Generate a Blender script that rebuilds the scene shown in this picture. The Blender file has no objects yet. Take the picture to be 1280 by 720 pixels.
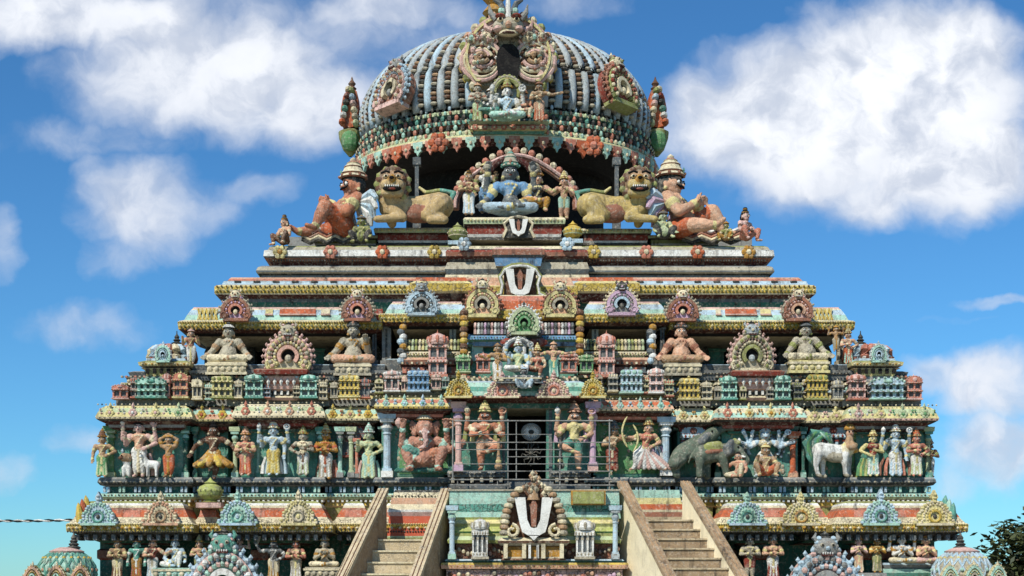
import bpy, math, random
import numpy as np
from mathutils import Vector, Matrix, noise as mnoise
R = math.radians
random.seed(7)
scene = bpy.context.scene
COL = scene.collection
# ---------------------------------------------------------------- survey frame
# The facade was surveyed in image units: X/Z(px, depth) gives metres.
F = 1800.0; PX0 = 600.0; PY0 = 730.0
def S(d): return d / F
def X(px, d): return (px - PX0) * d / F
def Z(py, d): return (PY0 - py) * d / F
def Y(d): return d - 30.0
GROUND = -2.3
# ---------------------------------------------------------------- materials
def lin(h):
    c = [int(h[i:i+2], 16) / 255 for i in (0, 2, 4)]
    return tuple(x / 12.92 if x <= .04045 else ((x + .055) / 1.055) ** 2.4 for x in c)
PAL = dict(teal='5A9E8C', mint='9AD3BF', dteal='2F6E60', sky='A8CBDD', blue='5B9CCB', pink='DDAFA4', salmon='D0785C',
           cream='DDD0A6', yellow='CDB046', ochre='B5842C', orange='C4633A', red='8E3A2C', dred='54201C', olive='939C48',
           green='5E9A62', grey='8C908D', dgrey='3C403E', black='0B0B0C', white='E4E4DC', skin='CF9870', tan='B48C60',
           brown='704830', peach='D9A27C', lilac='C8A3C0', palegreen='B4C894', stone='B0A88E', rust='A4654A', soot='191818',  # the near-black serves black things and shade of hollows put into the colour
           slate='5F6A6E', flesh='C87850', lime='A9B64A', elephant='5A6C5A', dust='A88C66', wash='C9B58C', lemon='D8CB7C', sand='C2A264', mustard='BFA450', blush='D9A08A', palegrey='A6B6BC', limewash='F0E2B8', clay='C08066', umber='8E7458', vermilion='D2542C')
MATS = {}
def math_node(nt, op, a=None, b=None, clamp=False):
    n = nt.nodes.new('ShaderNodeMath'); n.operation = op; n.use_clamp = clamp
    for i, v in enumerate((a, b)):
        if v is None: continue
        if isinstance(v, (int, float)): n.inputs[i].default_value = v
        else: nt.links.new(v, n.inputs[i])
    return n.outputs[0]
def maprange(nt, v, a, b, c=0., d=1., smooth=True):
    n = nt.nodes.new('ShaderNodeMapRange'); n.clamp = True
    if smooth: n.interpolation_type = 'SMOOTHSTEP'
    nt.links.new(v, n.inputs['Value'])
    for k, x in (('From Min', a), ('From Max', b), ('To Min', c), ('To Max', d)): n.inputs[k].default_value = x
    return n.outputs['Result']
def mixc(nt, f, a, b, blend='MIX'):
    n = nt.nodes.new('ShaderNodeMix'); n.data_type = 'RGBA'; n.blend_type = blend
    for s, v in ((n.inputs[0], f), (n.inputs[6], a), (n.inputs[7], b)):
        if isinstance(v, (int, float)): s.default_value = v
        elif isinstance(v, tuple): s.default_value = v if len(v) == 4 else v + (1,)
        else: nt.links.new(v, s)
    return n.outputs[2]
def noisetex(nt, vec, scale, detail=5., rough=.55, dist=0.):
    n = nt.nodes.new('ShaderNodeTexNoise')
    nt.links.new(vec, n.inputs['Vector'])
    n.inputs['Scale'].default_value = scale; n.inputs['Detail'].default_value = detail
    n.inputs['Roughness'].default_value = rough; n.inputs['Distortion'].default_value = dist
    return n.outputs['Fac']
def aged_group():
    g = bpy.data.node_groups.new('aged_paint', 'ShaderNodeTree')
    g.interface.new_socket('Color', in_out='INPUT', socket_type='NodeSocketColor')
    g.interface.new_socket('Grime', in_out='INPUT', socket_type='NodeSocketFloat')
    g.interface.new_socket('Carve', in_out='INPUT', socket_type='NodeSocketFloat')
    g.interface.new_socket('Shader', in_out='OUTPUT', socket_type='NodeSocketShader')
    i = g.nodes.new('NodeGroupInput'); o = g.nodes.new('NodeGroupOutput')
    pos = g.nodes.new('ShaderNodeNewGeometry').outputs['Position']
    m = g.nodes.new('ShaderNodeMapping'); g.links.new(pos, m.inputs['Vector']); m.inputs['Scale'].default_value = (1, 1, .16)
    col = i.outputs['Color']
    # sun-bleached and repainted patches
    n1 = noisetex(g, pos, 1.3, 4)
    col = mixc(g, maprange(g, n1, .35, .7, 0, .34), col, mixc(g, 1., col, (.62, .58, .5), 'MULTIPLY'))
    n2 = noisetex(g, pos, 5.5, 6, .6)
    col = mixc(g, math_node(g, 'MULTIPLY', maprange(g, n2, .52, .72, 0, .38), i.outputs['Grime']), col, (.62, .56, .44))
    # small chips down to lime plaster
    n3 = noisetex(g, pos, 23, 6, .65)
    col = mixc(g, math_node(g, 'MULTIPLY', maprange(g, n3, .60, .68, 0, .55), i.outputs['Grime']), col, (.50, .46, .38))
    # black mould: rain streaks and blotches
    n4 = noisetex(g, m.outputs[0], 7, 7, .62)
    st = maprange(g, n4, .50, .72)
    n5 = noisetex(g, pos, 11, 8, .7)
    bl = maprange(g, n5, .54, .70)
    m2 = g.nodes.new('ShaderNodeMapping'); g.links.new(pos, m2.inputs['Vector']); m2.inputs['Scale'].default_value = (1, 1, .07)
    st2 = math_node(g, 'MULTIPLY', maprange(g, noisetex(g, m2.outputs[0], 3.2, 6, .7), .55, .70), .8)     # long water runs
    st = math_node(g, 'MAXIMUM', st, st2)
    gr = math_node(g, 'MULTIPLY', math_node(g, 'MAXIMUM', st, bl), i.outputs['Grime'])
    gr = math_node(g, 'MULTIPLY', gr, maprange(g, noisetex(g, pos, .55, 4), .38, .62, .45, 1.15), True)
    # relief lines of the carving, filled with old dirt
    v = g.nodes.new('ShaderNodeTexVoronoi'); v.feature = 'DISTANCE_TO_EDGE'; v.inputs['Scale'].default_value = 11
    nz = g.nodes.new('ShaderNodeTexNoise'); nz.inputs['Scale'].default_value = 6; g.links.new(pos, nz.inputs['Vector'])
    va = g.nodes.new('ShaderNodeVectorMath'); va.operation = 'MULTIPLY_ADD'; g.links.new(nz.outputs['Color'], va.inputs[0])
    va.inputs[1].default_value = (.12, .12, .12); g.links.new(pos, va.inputs[2]); g.links.new(va.outputs[0], v.inputs['Vector'])
    cv = maprange(g, v.outputs['Distance'], .015, .075, 1, 0)
    cvf = math_node(g, 'MULTIPLY', cv, i.outputs['Carve'])
    gr = math_node(g, 'MAXIMUM', gr, math_node(g, 'MULTIPLY', cvf, .8))
    col = mixc(g, gr, col, (.030, .027, .024))
    # fine moulded relief: small cells with dirty joints, and a second tone in some of the cells
    f = g.nodes.new('ShaderNodeTexVoronoi'); f.feature = 'DISTANCE_TO_EDGE'; f.inputs['Scale'].default_value = 27; g.links.new(va.outputs[0], f.inputs['Vector'])
    f1 = g.nodes.new('ShaderNodeTexVoronoi'); f1.inputs['Scale'].default_value = 27; g.links.new(va.outputs[0], f1.inputs['Vector'])
    sc = g.nodes.new('ShaderNodeSeparateColor'); g.links.new(f1.outputs['Color'], sc.inputs[0])
    n6 = noisetex(g, pos, 3.1, 3)
    fine = math_node(g, 'MULTIPLY', maprange(g, f.outputs['Distance'], .03, .13, 1, 0), maprange(g, n6, .38, .62, .25, 1))
    tone = mixc(g, math_node(g, 'MULTIPLY', maprange(g, sc.outputs[0], .55, .9, 0, .36), i.outputs['Grime']), col, mixc(g, maprange(g, sc.outputs[1], .4, .6), (.55, .50, .40), (.16, .10, .07)))
    col = mixc(g, math_node(g, 'MULTIPLY', fine, math_node(g, 'MULTIPLY', i.outputs['Grime'], .38)), tone, (.045, .040, .036))
    hb = math_node(g, 'ADD', math_node(g, 'MULTIPLY', n5, .35), math_node(g, 'ADD', math_node(g, 'MULTIPLY', cvf, -.5), math_node(g, 'MULTIPLY', fine, -.45)))
    b = g.nodes.new('ShaderNodeBump'); b.inputs['Strength'].default_value = .55; b.inputs['Distance'].default_value = .03
    g.links.new(hb, b.inputs['Height'])
    p = g.nodes.new('ShaderNodeBsdfPrincipled'); g.links.new(col, p.inputs['Base Color']); g.links.new(b.outputs[0], p.inputs['Normal'])
    p.inputs['Roughness'].default_value = .86; p.inputs['Specular IOR Level'].default_value = .2
    g.links.new(p.outputs[0], o.inputs['Shader'])
    return g
AGED = aged_group()
def M(name):
    """'teal', 'teal*' (carved relief) or 'teal-' (clean)"""
    if name in MATS: return MATS[name]
    base = name.rstrip('*-')
    m = bpy.data.materials.new('painted_' + base + ('_carved' if '*' in name else '_clean' if '-' in name else ''))
    m.use_nodes = True; nt = m.node_tree; nt.nodes.clear()
    gn = nt.nodes.new('ShaderNodeGroup'); gn.node_tree = AGED
    c = lin(PAL[base]); lum = .2126*c[0]+.7152*c[1]+.0722*c[2]
    fade = .0 if base in ('white', 'black', 'soot') else .06 if base in ('teal', 'dteal', 'green', 'ochre', 'orange', 'red', 'yellow') else .22        # old sun-faded distemper
    c = tuple(v*(1-fade)+lum*1.06*t*fade for v, t in zip(c, (1.10, 1.0, .84)))
    gn.inputs['Color'].default_value = c + (1,)
    gn.inputs['Grime'].default_value = .06 if base in ('soot', 'black') else .22 if '-' in name else .8
    gn.inputs['Carve'].default_value = 1. if '*' in name else 0.
    o = nt.nodes.new('ShaderNodeOutputMaterial'); nt.links.new(gn.outputs[0], o.inputs[0])
    MATS[name] = m
    return m
# ---------------------------------------------------------------- mesh builder
class MB:
    def __init__(s): s.v = []; s.f = []; s.m = []; s.slots = []
    def mi(s, m):
        if m not in s.slots: s.slots.append(m)
        return s.slots.index(m)
    def add(s, vs, fs, m):
        b = len(s.v); k = s.mi(m)
        s.v += [tuple(p) for p in vs]
        for f in fs: s.f.append(tuple(i + b for i in f)); s.m.append(k)
    def box(s, x0, x1, y0, y1, z0, z1, m, tx=0., ty=0.):
        """tx, ty: how far the top is drawn in"""
        v = [(x0, y0, z0), (x1, y0, z0), (x1, y1, z0), (x0, y1, z0), (x0+tx, y0+ty, z1), (x1-tx, y0+ty, z1), (x1-tx, y1-ty, z1), (x0+tx, y1-ty, z1)]
        s.add(v, [(3, 2, 1, 0), (4, 5, 6, 7), (0, 1, 5, 4), (1, 2, 6, 5), (2, 3, 7, 6), (3, 0, 4, 7)], m)
    def prism(s, pts, y0, y1, m):
        """pts: (x,z) counter-clockwise seen from the front (-y); y0 front, y1 back"""
        n = len(pts)
        v = [(x, y0, z) for x, z in pts] + [(x, y1, z) for x, z in pts]
        s.add(v, [tuple(range(n)), tuple(range(2*n-1, n-1, -1))] + [(i, n+i, n+(i+1) % n, (i+1) % n) for i in range(n)], m)
    def tube(s, pts, rad, m, n=8, cap=True):
        pts = [Vector(p) for p in pts]
        if not hasattr(rad, '__len__'): rad = [rad] * len(pts)
        vs = []
        up = Vector((0, 0, 1))
        for i, p in enumerate(pts):
            t = (pts[min(i+1, len(pts)-1)] - pts[max(i-1, 0)]).normalized()
            a = t.cross(up if abs(t.z) < .95 else Vector((0, 1, 0))).normalized(); b = t.cross(a)
            for k in range(n):
                q = 2*math.pi*k/n
                vs.append(p + (a*math.cos(q) + b*math.sin(q)) * rad[i])
        fs = [(i*n+k, i*n+(k+1) % n, (i+1)*n+(k+1) % n, (i+1)*n+k) for i in range(len(pts)-1) for k in range(n)]
        if cap: fs += [tuple(range(n-1, -1, -1)), tuple(range((len(pts)-1)*n, len(pts)*n))]
        s.add(vs, fs, m)
    def ball(s, c, r, m, n=8, k=5):
        if not hasattr(r, '__len__'): r = (r, r, r)
        vs = [(c[0], c[1], c[2]-r[2])]
        for j in range(1, k):
            q = math.pi*j/k - math.pi/2
            for i in range(n):
                a = 2*math.pi*i/n
                vs.append((c[0]+r[0]*math.cos(q)*math.cos(a), c[1]+r[1]*math.cos(q)*math.sin(a), c[2]+r[2]*math.sin(q)))
        vs.append((c[0], c[1], c[2]+r[2])); L = len(vs)-1
        fs = [(0, 1+(i+1) % n, 1+i) for i in range(n)] + [(L, L-n+i, L-n+(i+1) % n) for i in range(n)]
        fs += [(1+j*n+i, 1+j*n+(i+1) % n, 1+(j+1)*n+(i+1) % n, 1+(j+1)*n+i) for j in range(k-2) for i in range(n)]
        s.add(vs, fs, m)
    def gem(s, c, r, m):
        if not hasattr(r, '__len__'): r = (r, r, r)
        x, y, z = c
        s.add([(x-r[0], y, z), (x+r[0], y, z), (x, y-r[1], z), (x, y+r[1], z), (x, y, z-r[2]), (x, y, z+r[2])],
              [(0, 2, 5), (2, 1, 5), (1, 3, 5), (3, 0, 5), (2, 0, 4), (1, 2, 4), (3, 1, 4), (0, 3, 4)], m)
    def lathe(s, prof, c, m, n=16, sx=1., sy=1.):
        """prof: (r, z[, mat])"""
        for j in range(len(prof)-1):
            r0, z0 = prof[j][:2]; r1, z1 = prof[j+1][:2]; mm = prof[j][2] if len(prof[j]) > 2 else m
            vs = []
            for r, z in ((r0, z0), (r1, z1)):
                for i in range(n):
                    a = 2*math.pi*i/n
                    vs.append((c[0]+r*sx*math.cos(a), c[1]+r*sy*math.sin(a), c[2]+z))
            s.add(vs, [(i, (i+1) % n, n+(i+1) % n, n+i) for i in range(n)], mm)
    def band(s, outl, c, f0, f1, y0, y1, m):
        """annulus between the outline scaled by f0 and by f1 about c, front y0, back y1"""
        n = len(outl); vs = []
        for f, y in ((f1, y0), (f0, y0), (f1, y1), (f0, y1)):
            vs += [(c[0]+(x-c[0])*f, y, c[1]+(z-c[1])*f) for x, z in outl]
        fs = []
        for i in range(n-1):
            j = i+1
            fs += [(i, n+i, n+j, j), (2*n+i, i, j, 2*n+j), (n+i, 3*n+i, 3*n+j, n+j)]
        fs += [(0, 2*n, 3*n, n), (n-1, 2*n-1, 4*n-1, 3*n-1)]
        s.add(vs, fs, m)
    def build(s, name, parent=None, smooth=False):
        me = bpy.data.meshes.new(name); me.from_pydata(s.v, [], s.f)
        for m in s.slots: me.materials.append(M(m) if isinstance(m, str) else m)
        me.polygons.foreach_set('material_index', s.m)
        if smooth: me.polygons.foreach_set('use_smooth', [True]*len(s.f))
        me.update()
        o = bpy.data.objects.new(name, me); COL.objects.link(o)
        if parent is not None: attach(o, parent)
        return o
WORLDLOC = {}
def attach(o, parent, world=True):
    o.parent = parent
    if world:                                   # mesh given in world coordinates
        p = parent; t = Vector((0, 0, 0))
        while p is not None: t += p.location; p = p.parent
        o.location = -t
def empty(name, loc):
    o = bpy.data.objects.new(name, None); o.location = loc; o.empty_display_size = .3; COL.objects.link(o)
    return o
def tag(o, label=None, cat=None, group=None, kind=None):
    if label: o['label'] = label
    if cat: o['category'] = cat
    if group: o['group'] = group
    if kind: o['kind'] = kind
    return o
# ---------------------------------------------------------------- rectangular moulded bay
def bay(mb, x0, x1, d, prof, back=2.0, cap='stone'):
    """prof: (out px, py, material of the face up to the next point), bottom to top"""
    s = S(d); xl = X(x0, d); xr = X(x1, d); yf = Y(d); yb = yf + back
    rings = []
    for p in prof:
        o = p[0]*s; z = Z(p[1], d)
        rings.append([(xl-o, yf-o, z), (xr+o, yf-o, z), (xr+o, yb, z), (xl-o, yb, z)])
    for j in range(len(prof)-1):
        mb.add(rings[j]+rings[j+1], [(0, 1, 5, 4), (1, 2, 6, 5), (2, 3, 7, 6), (3, 0, 4, 7)], prof[j][2])
    mb.add(rings[-1], [(0, 1, 2, 3)], cap); mb.add(rings[0], [(3, 2, 1, 0)], cap)
def rowpts(x0, x1, step):
    n = max(1, int(round((x1-x0)/step)))
    return [x0 + (i+.5)*(x1-x0)/n for i in range(n)]
def dentils(mb, x0, x1, py, d, w, h, step, m, depth=3, m2=None):
    s = S(d)
    for i, px in enumerate(rowpts(x0, x1, step)):
        x = X(px, d); z = Z(py, d)
        mb.box(x-w*s/2, x+w*s/2, Y(d)-depth*s, Y(d)+2*s, z-h*s/2, z+h*s/2, m2 if (m2 and i % 2) else m)
def beads(mb, x0, x1, py, d, r, step, m, m2=None, rz=None):
    s = S(d)
    for i, px in enumerate(rowpts(x0, x1, step)):
        mb.gem((X(px, d), Y(d), Z(py, d)), (r*s, r*s, (rz or r)*s), m2 if (m2 and i % 2) else m)
def petals(mb, x0, x1, py, d, w, h, step, cols):
    """hanging leaf drops"""
    s = S(d)
    for i, px in enumerate(rowpts(x0, x1, step)):
        x = X(px, d); z = Z(py, d)
        mb.prism([(x+w*s*a, z-h*s*b) for a, b in ((-.5, 0), (-.5, .4), (-.25, .75), (0, 1), (.25, .75), (.5, .4), (.5, 0))][::1], Y(d)-2*s, Y(d)+1.5*s, cols[i % len(cols)])
def rosette(mb, px, py, r, d, m, m2):
    s = S(d); x = X(px, d); z = Z(py, d); y = Y(d)
    for k in range(6):
        a = k*math.pi/3
        mb.ball((x+r*.62*s*math.cos(a), y, z+r*.62*s*math.sin(a)), (r*.42*s, r*.3*s, r*.42*s), m, 6, 4)
    mb.ball((x, y-.1*r*s, z), r*.42*s, m2, 6, 4)
# ---------------------------------------------------------------- repeated parts of the tower
def horseshoe(w, hb, ox, oz, peak=0., n=41, wob=0.):
    Rx = w/2; ry = hb*.60; cz = oz + hb*.40
    pts = []
    for i in range(n):
        t = R(-48 + 276*i/(n-1)); r = 1 + wob*math.sin(13*t)
        sx = 1 - peak*.5*max(0, math.sin(t))**1.5
        pts.append((ox + Rx*r*math.cos(t)*sx, max(oz, cz + ry*r*math.sin(t)*(1+peak*.15))))
    return pts, (ox, cz), ry
def gable(parent, cx, base, w, h, d, pal, peak=0., face=True, name='horseshoe_gable', thick=7, fin='dgrey'):
    """pal: plate, ring, inner ring, scallops, face"""
    if face: peak = max(peak, .28); w *= .95
    rj = random.Random(int(cx*7+base)); w *= rj.uniform(.93, 1.06); h *= rj.uniform(.96, 1.04)
    s = S(d); ox = X(cx, d); oz = Z(base, d); y = Y(d); W = w*s; H = h*s; T = thick*s
    hb = H*(.74 if face else .80)
    o, c, ry = horseshoe(W, hb, ox, oz, peak)
    rt = MB(); rt.prism(o, y-T*.35, y+T, pal[0])
    rt.box(ox-W*.40, ox+W*.40, y-T*.8, y+T, oz-H*.045, oz+H*.05, pal[1])
    root = rt.build(name, parent)
    a = MB(); a.band(o, c, .70, .90, y-T*.85, y-T*.2, pal[1])
    if w > 55:                                               # flower and leaf relief on the broad ring
        for k in range(2, len(o)-2, 2):
            x_, z_ = o[k]
            a.ball((c[0]+(x_-c[0])*.80, y-T*.95, c[1]+(z_-c[1])*.80), (W*.045, T*.3, W*.045), pal[(k//2) % 2*2], 7, 4)
            a.gem((c[0]+(x_-c[0])*.70, y-T*.85, c[1]+(z_-c[1])*.70), (W*.025, T*.3, W*.04), pal[3])
    for sg in (-1, 1):                                       # scrolled feet
        for k in range(9):
            t = R(-60+k*45); rr = W*.115*(1-k*.06)
            t2 = R(-60+(k+1)*45); r2 = W*.115*(1-(k+1)*.06)
            px = ox+sg*W*.36
            a.tube([(px+sg*rr*math.cos(t), y-T*.8, oz+W*.13+rr*math.sin(t)), (px+sg*r2*math.cos(t2), y-T*.8, oz+W*.13+r2*math.sin(t2))], W*.033, pal[1], 5)
    a.build('arch_ring', root)
    fi = (.30, .46) if face else (.26, .40)
    b = MB(); b.band(o, c, fi[0], fi[1], y-T*1.05, y-T*.2, pal[2])
    m = len(o)
    for k in range(2, m-2, 3):
        x_, z_ = o[k]; b.gem((c[0]+(x_-c[0])*.64, y-T*.5, c[1]+(z_-c[1])*.64), W*.035, pal[3])
    b.ball((c[0], y-T*.6, c[1]-ry*.12), (W*.075, T*.5, W*.085), pal[4], 8, 5)
    if True:
        for k in range(2, m-2, 2):
            x_, z_ = o[k]; b.ball((c[0]+(x_-c[0])*(.58 if face else .53), y-T*.6, c[1]+(z_-c[1])*(.58 if face else .53)), (W*.045, T*.4, W*.045), pal[(k//2) % 2], 6, 4)
    b.build('inner_ring', root)
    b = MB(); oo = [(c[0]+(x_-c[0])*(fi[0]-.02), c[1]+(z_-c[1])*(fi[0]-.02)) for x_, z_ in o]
    b.prism(oo, y-T*.42, y-T*.3, 'soot')  # flat near-black plate: the hole's shade is put into the colour
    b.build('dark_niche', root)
    e = MB(); e.band(o, c, .91, 1.0, y-T*.5, y, pal[3])
    for k in range(1, m-1, 2 if w > 40 else 3):
        x_, z_ = o[k]; f = .97
        dx, dz = x_-c[0], z_-c[1]; L = math.hypot(dx, dz)
        e.ball((c[0]+dx*f, y-T*.35, c[1]+dz*f), (W*(.036+.016*((k*7) % 5)/4), T*.45, W*.045), pal[3] if k % 4 else pal[0], 6, 4)
        e.gem((c[0]+dx*(1.0+.05*W/L), y-T*.2, c[1]+dz*(1.0+.05*W/L)), (W*.035, T*.3, W*.05), pal[3])
    e.build('scalloped_edge', root)
    k = MB(); zt = c[1]+ry
    if face:
        r = W*.15
        k.ball((ox, y-T*.6, zt+r*.35), (r*1.15, T*.8, r), pal[4], 10, 6)
        for sg in (-1, 1):
            k.ball((ox+sg*r*.48, y-T*1.25, zt+r*.62), (r*.22, r*.2, r*.2), 'stone', 6, 4)
            k.ball((ox+sg*r*.48, y-T*1.25-r*.17, zt+r*.6), r*.1, 'black', 6, 4)
            for q in range(5): k.ball((ox+sg*r*(1.15-.12*q), y-T*.55, zt+r*(-.25+.36*q)), (r*.3, T*.5, r*.28), pal[(q*2) % 5], 6, 4)
            k.tube([(ox+sg*r*.7, y-T*.6, zt+r*.9), (ox+sg*r*1.15, y-T*.6, zt+r*1.3), (ox+sg*r*.95, y-T*.6, zt+r*1.75)], [r*.3, r*.24, r*.08], pal[4], 6)
            k.ball((ox+sg*r*1.05, y-T*.5, zt+r*.1), (r*.4, T*.5, r*.35), pal[3], 6, 4)
        k.ball((ox, y-T*1.4, zt+r*.3), (r*.22, r*.25, r*.22), pal[1], 6, 4)
        k.box(ox-r*.55, ox+r*.55, y-T*1.35, y-T*.6, zt-r*.42, zt-r*.12, 'dred')
        for q in range(5): k.gem((ox+(q-2)*r*.22, y-T*1.38, zt-r*.16), (r*.09, r*.06, r*.14), 'white')
        z = zt+r*1.25
    else:
        z = zt-H*.02
    top = oz+H
    k.lathe([(W*.09, 0), (W*.11, (top-z)*.15), (W*.05, (top-z)*.35), (W*.07, (top-z)*.5), (W*.03, (top-z)*.72), (0.001, top-z)], (ox, y, z), fin, 8)
    k.build('lion_face' if face else 'finial', root)
    return root
def leaf_gable(parent, cx, base, w, h, d, c1, c2, c3):
    """low leaf-shaped gable with lobed edges and a thin tip"""
    rj = random.Random(int(cx)); w *= rj.uniform(.95, 1.05); h *= rj.uniform(.96, 1.05)
    s = S(d); x = X(cx, d); z = Z(base, d); y = Y(d); W = w*s; H = h*s; T = 5*s
    hp = [(.50, 0), (.54, .06), (.52, .12), (.43, .17), (.44, .26), (.43, .34), (.36, .40), (.34, .48), (.29, .55), (.19, .61), (.08, .64), (.055, .72), (.09, .78), (.07, .85), (.03, .93), (0, 1)]
    pts = [(x+a*W, z+t*H) for a, t in hp]+[(x-a*W, z+t*H) for a, t in hp[-2::-1]]
    b = MB(); b.prism(pts, y-T*.4, y+T*1.5, c1); root = b.build('leaf_gable', parent)
    b = MB()
    for a, t in hp[1:11]:
        for sg in (-1, 1):
            b.ball((x+sg*a*W*.95, y-T*.4, z+t*H), (W*.055, T*.45, H*.045), c1 if int(t*20) % 2 else c2, 6, 4)
            b.ball((x+sg*a*W*.68, y-T*.5, z+t*H*.92), (W*.035, T*.35, H*.04), c2, 6, 4)
    for t in (.66, .76, .86): b.ball((x, y-T*.4, z+t*H), (W*.06, T*.5, H*.045), c1, 6, 4)
    b.box(x-W*.5, x+W*.5, y-T*.8, y, z-H*.02, z+H*.05, c2)
    b.build('lobed_edge', root)
    b = MB()
    for k in range(14):
        a = 2*math.pi*k/14; b.tube([(x+W*.15*math.cos(a), y-T*.6, z+H*.24+W*.15*math.sin(a)), (x+W*.15*math.cos(a+.45), y-T*.6, z+H*.24+W*.15*math.sin(a+.45))], W*.035, c3, 5)
        b.gem((x+W*.22*math.cos(a), y-T*.45, z+H*.24+W*.2*math.sin(a)), (W*.03, T*.4, W*.045), c1)
    b.ball((x, y-T*.5, z+H*.24), (W*.06, T*.3, W*.07), 'dgrey' if rj.random() < .5 else c2, 7, 4)
    b.build('flower_ring', root)
    return root
def minishrine(parent, cx, base, w, h, d, col, roof='barrel', trim=None, win=3, storeys=1, name='miniature_shrine'):
    rj = random.Random(int(cx*5+base)); w *= rj.uniform(.92, 1.08); h *= rj.uniform(.95, 1.05)
    s = S(d); x = X(cx, d); z = Z(base, d); y = Y(d); w *= s; h *= s; dp = max(w*.35, 10*s); trim = trim or col
    b = MB(); hb = h*.62 / storeys
    b.box(x-w*.5, x+w*.5, y-dp*.5, y+dp, z, z+h*.06, trim)
    for q in range(storeys):
        z0 = z+h*.06+q*hb
        b.box(x-w*.40, x+w*.40, y-dp*.15, y+dp, z0, z0+hb, 'slate')
        n = win+1
        for i in range(n):
            px = x-w*.39+w*.78*i/(n-1)
            b.box(px-w*.045, px+w*.045, y-dp*.38, y+dp*.1, z0, z0+hb*.8, col)
            b.box(px-w*.065, px+w*.065, y-dp*.42, y+dp*.1, z0+hb*.62, z0+hb*.72, trim)
        b.box(x-w*.42, x+w*.42, y-dp*.40, y+dp, z0, z0+hb*.16, col)
        b.box(x-w*.50, x+w*.50, y-dp*.62, y+dp, z0+hb*.8, z0+hb*.97, col, w*.03, w*.03)
        b.box(x-w*.45, x+w*.45, y-dp*.5, y+dp, z0+hb*.97, z0+hb, trim)
        for i in range(7): b.gem((x-w*.45+w*.15*i, y-dp*.63, z0+hb*.86), (w*.05, w*.04, hb*.09), trim if i % 2 else 'stone')
        for i in range(5): b.gem((x-w*.36+w*.18*i, y-dp*.43, z0+hb*.09), (w*.05, w*.03, hb*.07), trim)
    o = b.build(name, parent)
    r = MB(); z1 = z+h*.68
    if roof == 'barrel':
        n = 9; pts = [(x+w*.47*math.cos(math.pi*i/n)*(1+.12*math.sin(math.pi*i/n)), z1+h*.22*math.sin(math.pi*i/n)) for i in range(n+1)]
        r.prism(pts, y-dp*.5, y+dp, col)
        for i in range(1, n, 1):
            r.gem((pts[i][0], y-dp*.5, pts[i][1]), w*.05, trim)
        r.ball((x, y-dp*.52, z1+h*.08), (w*.14, dp*.2, h*.09), trim, 8, 5)
    elif roof == 'dome':
        r.lathe([(w*.46, 0), (w*.52, h*.06), (w*.47, h*.14), (w*.3, h*.21), (w*.08, h*.25), (0.001, h*.25)], (x, y+dp*.25, z1), col, 12)
        for i in range(8):
            a = 2*math.pi*i/8; r.ball((x+w*.46*math.cos(a), y+dp*.25+w*.46*math.sin(a), z1+h*.1), (w*.1, w*.1, h*.09), trim, 6, 4)
    else:
        r.box(x-w*.46, x+w*.46, y-dp*.5, y+dp, z1, z1+h*.18, col, w*.12, w*.1)
        for i in range(4): r.ball((x-w*.36+w*.24*i, y-dp*.5, z1+h*.08), (w*.1, w*.06, h*.08), trim, 6, 4)
    r.build('roof', o)
    f = MB(); f.lathe([(w*.05, 0), (w*.09, h*.03), (w*.03, h*.06), (0.001, h*.12)], (x, y, z+h*.88), trim, 8); f.build('finial', o)
    return o
def pilaster(parent, cx, base, top, w, d, m, m2, name='pilaster'):
    s = S(d); x = X(cx, d); z0 = Z(base, d); z1 = Z(top, d); y = Y(d); w *= s; h = z1-z0
    b = MB()
    b.box(x-w*.62, x+w*.62, y-w*.62, y+w*.5, z0, z0+h*.10, m2); b.box(x-w*.5, x+w*.5, y-w*.5, y+w*.5, z0+h*.10, z0+h*.14, m)
    b.lathe([(w*.40, h*.14), (w*.38, h*.66), (w*.5, h*.68), (w*.36, h*.71), (w*.62, h*.77, m2), (w*.62, h*.80, m2), (w*.4, h*.84), (w*.45, h*.86)], (x, y, z0), m, 10)
    b.box(x-w*.7, x+w*.7, y-w*.7, y+w*.6, z0+h*.86, z0+h*.91, m2); b.box(x-w*.9, x+w*.9, y-w*.8, y+w*.6, z0+h*.91, z0+h, m, -w*.1, 0)
    return b.build(name, parent)
def namam(mb, x, z, y, w, h, t=.05):
    """white U mark with a red centre stroke"""
    for sg in (-1, 1):
        pts = [(x+sg*w*.12, z), (x+sg*w*.30, z+h*.10), (x+sg*w*.36, z+h*.30), (x+sg*w*.5, z+h), (x+sg*w*.22, z+h), (x+sg*w*.17, z+h*.42), (x+sg*w*.08, z+h*.22), (x, z+h*.2), (x, z)]
        if sg < 0: pts = pts[::-1]
        mb.prism(pts[::-1] if sg > 0 else pts[::-1], y-t, y, 'white-')
    mb.prism([(x, z-h*.12), (x+w*.14, z+h*.02), (x-w*.14, z+h*.02)], y-t, y, 'white-')
    mb.prism([(x-w*.06, z+h*.24), (x+w*.06, z+h*.24), (x+w*.09, z+h*.8), (x, z+h*1.0), (x-w*.09, z+h*.8)], y-t*.9, y, 'rust')
# ================================================================= THE TOWER
temple = empty('temple_tower', (X(646, 39.4), 9.4, GROUND))
tag(temple, 'tall tiered temple tower with painted cornices, horseshoe gables and a ribbed dome on top', 'temple')
YC = 39.4
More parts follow.
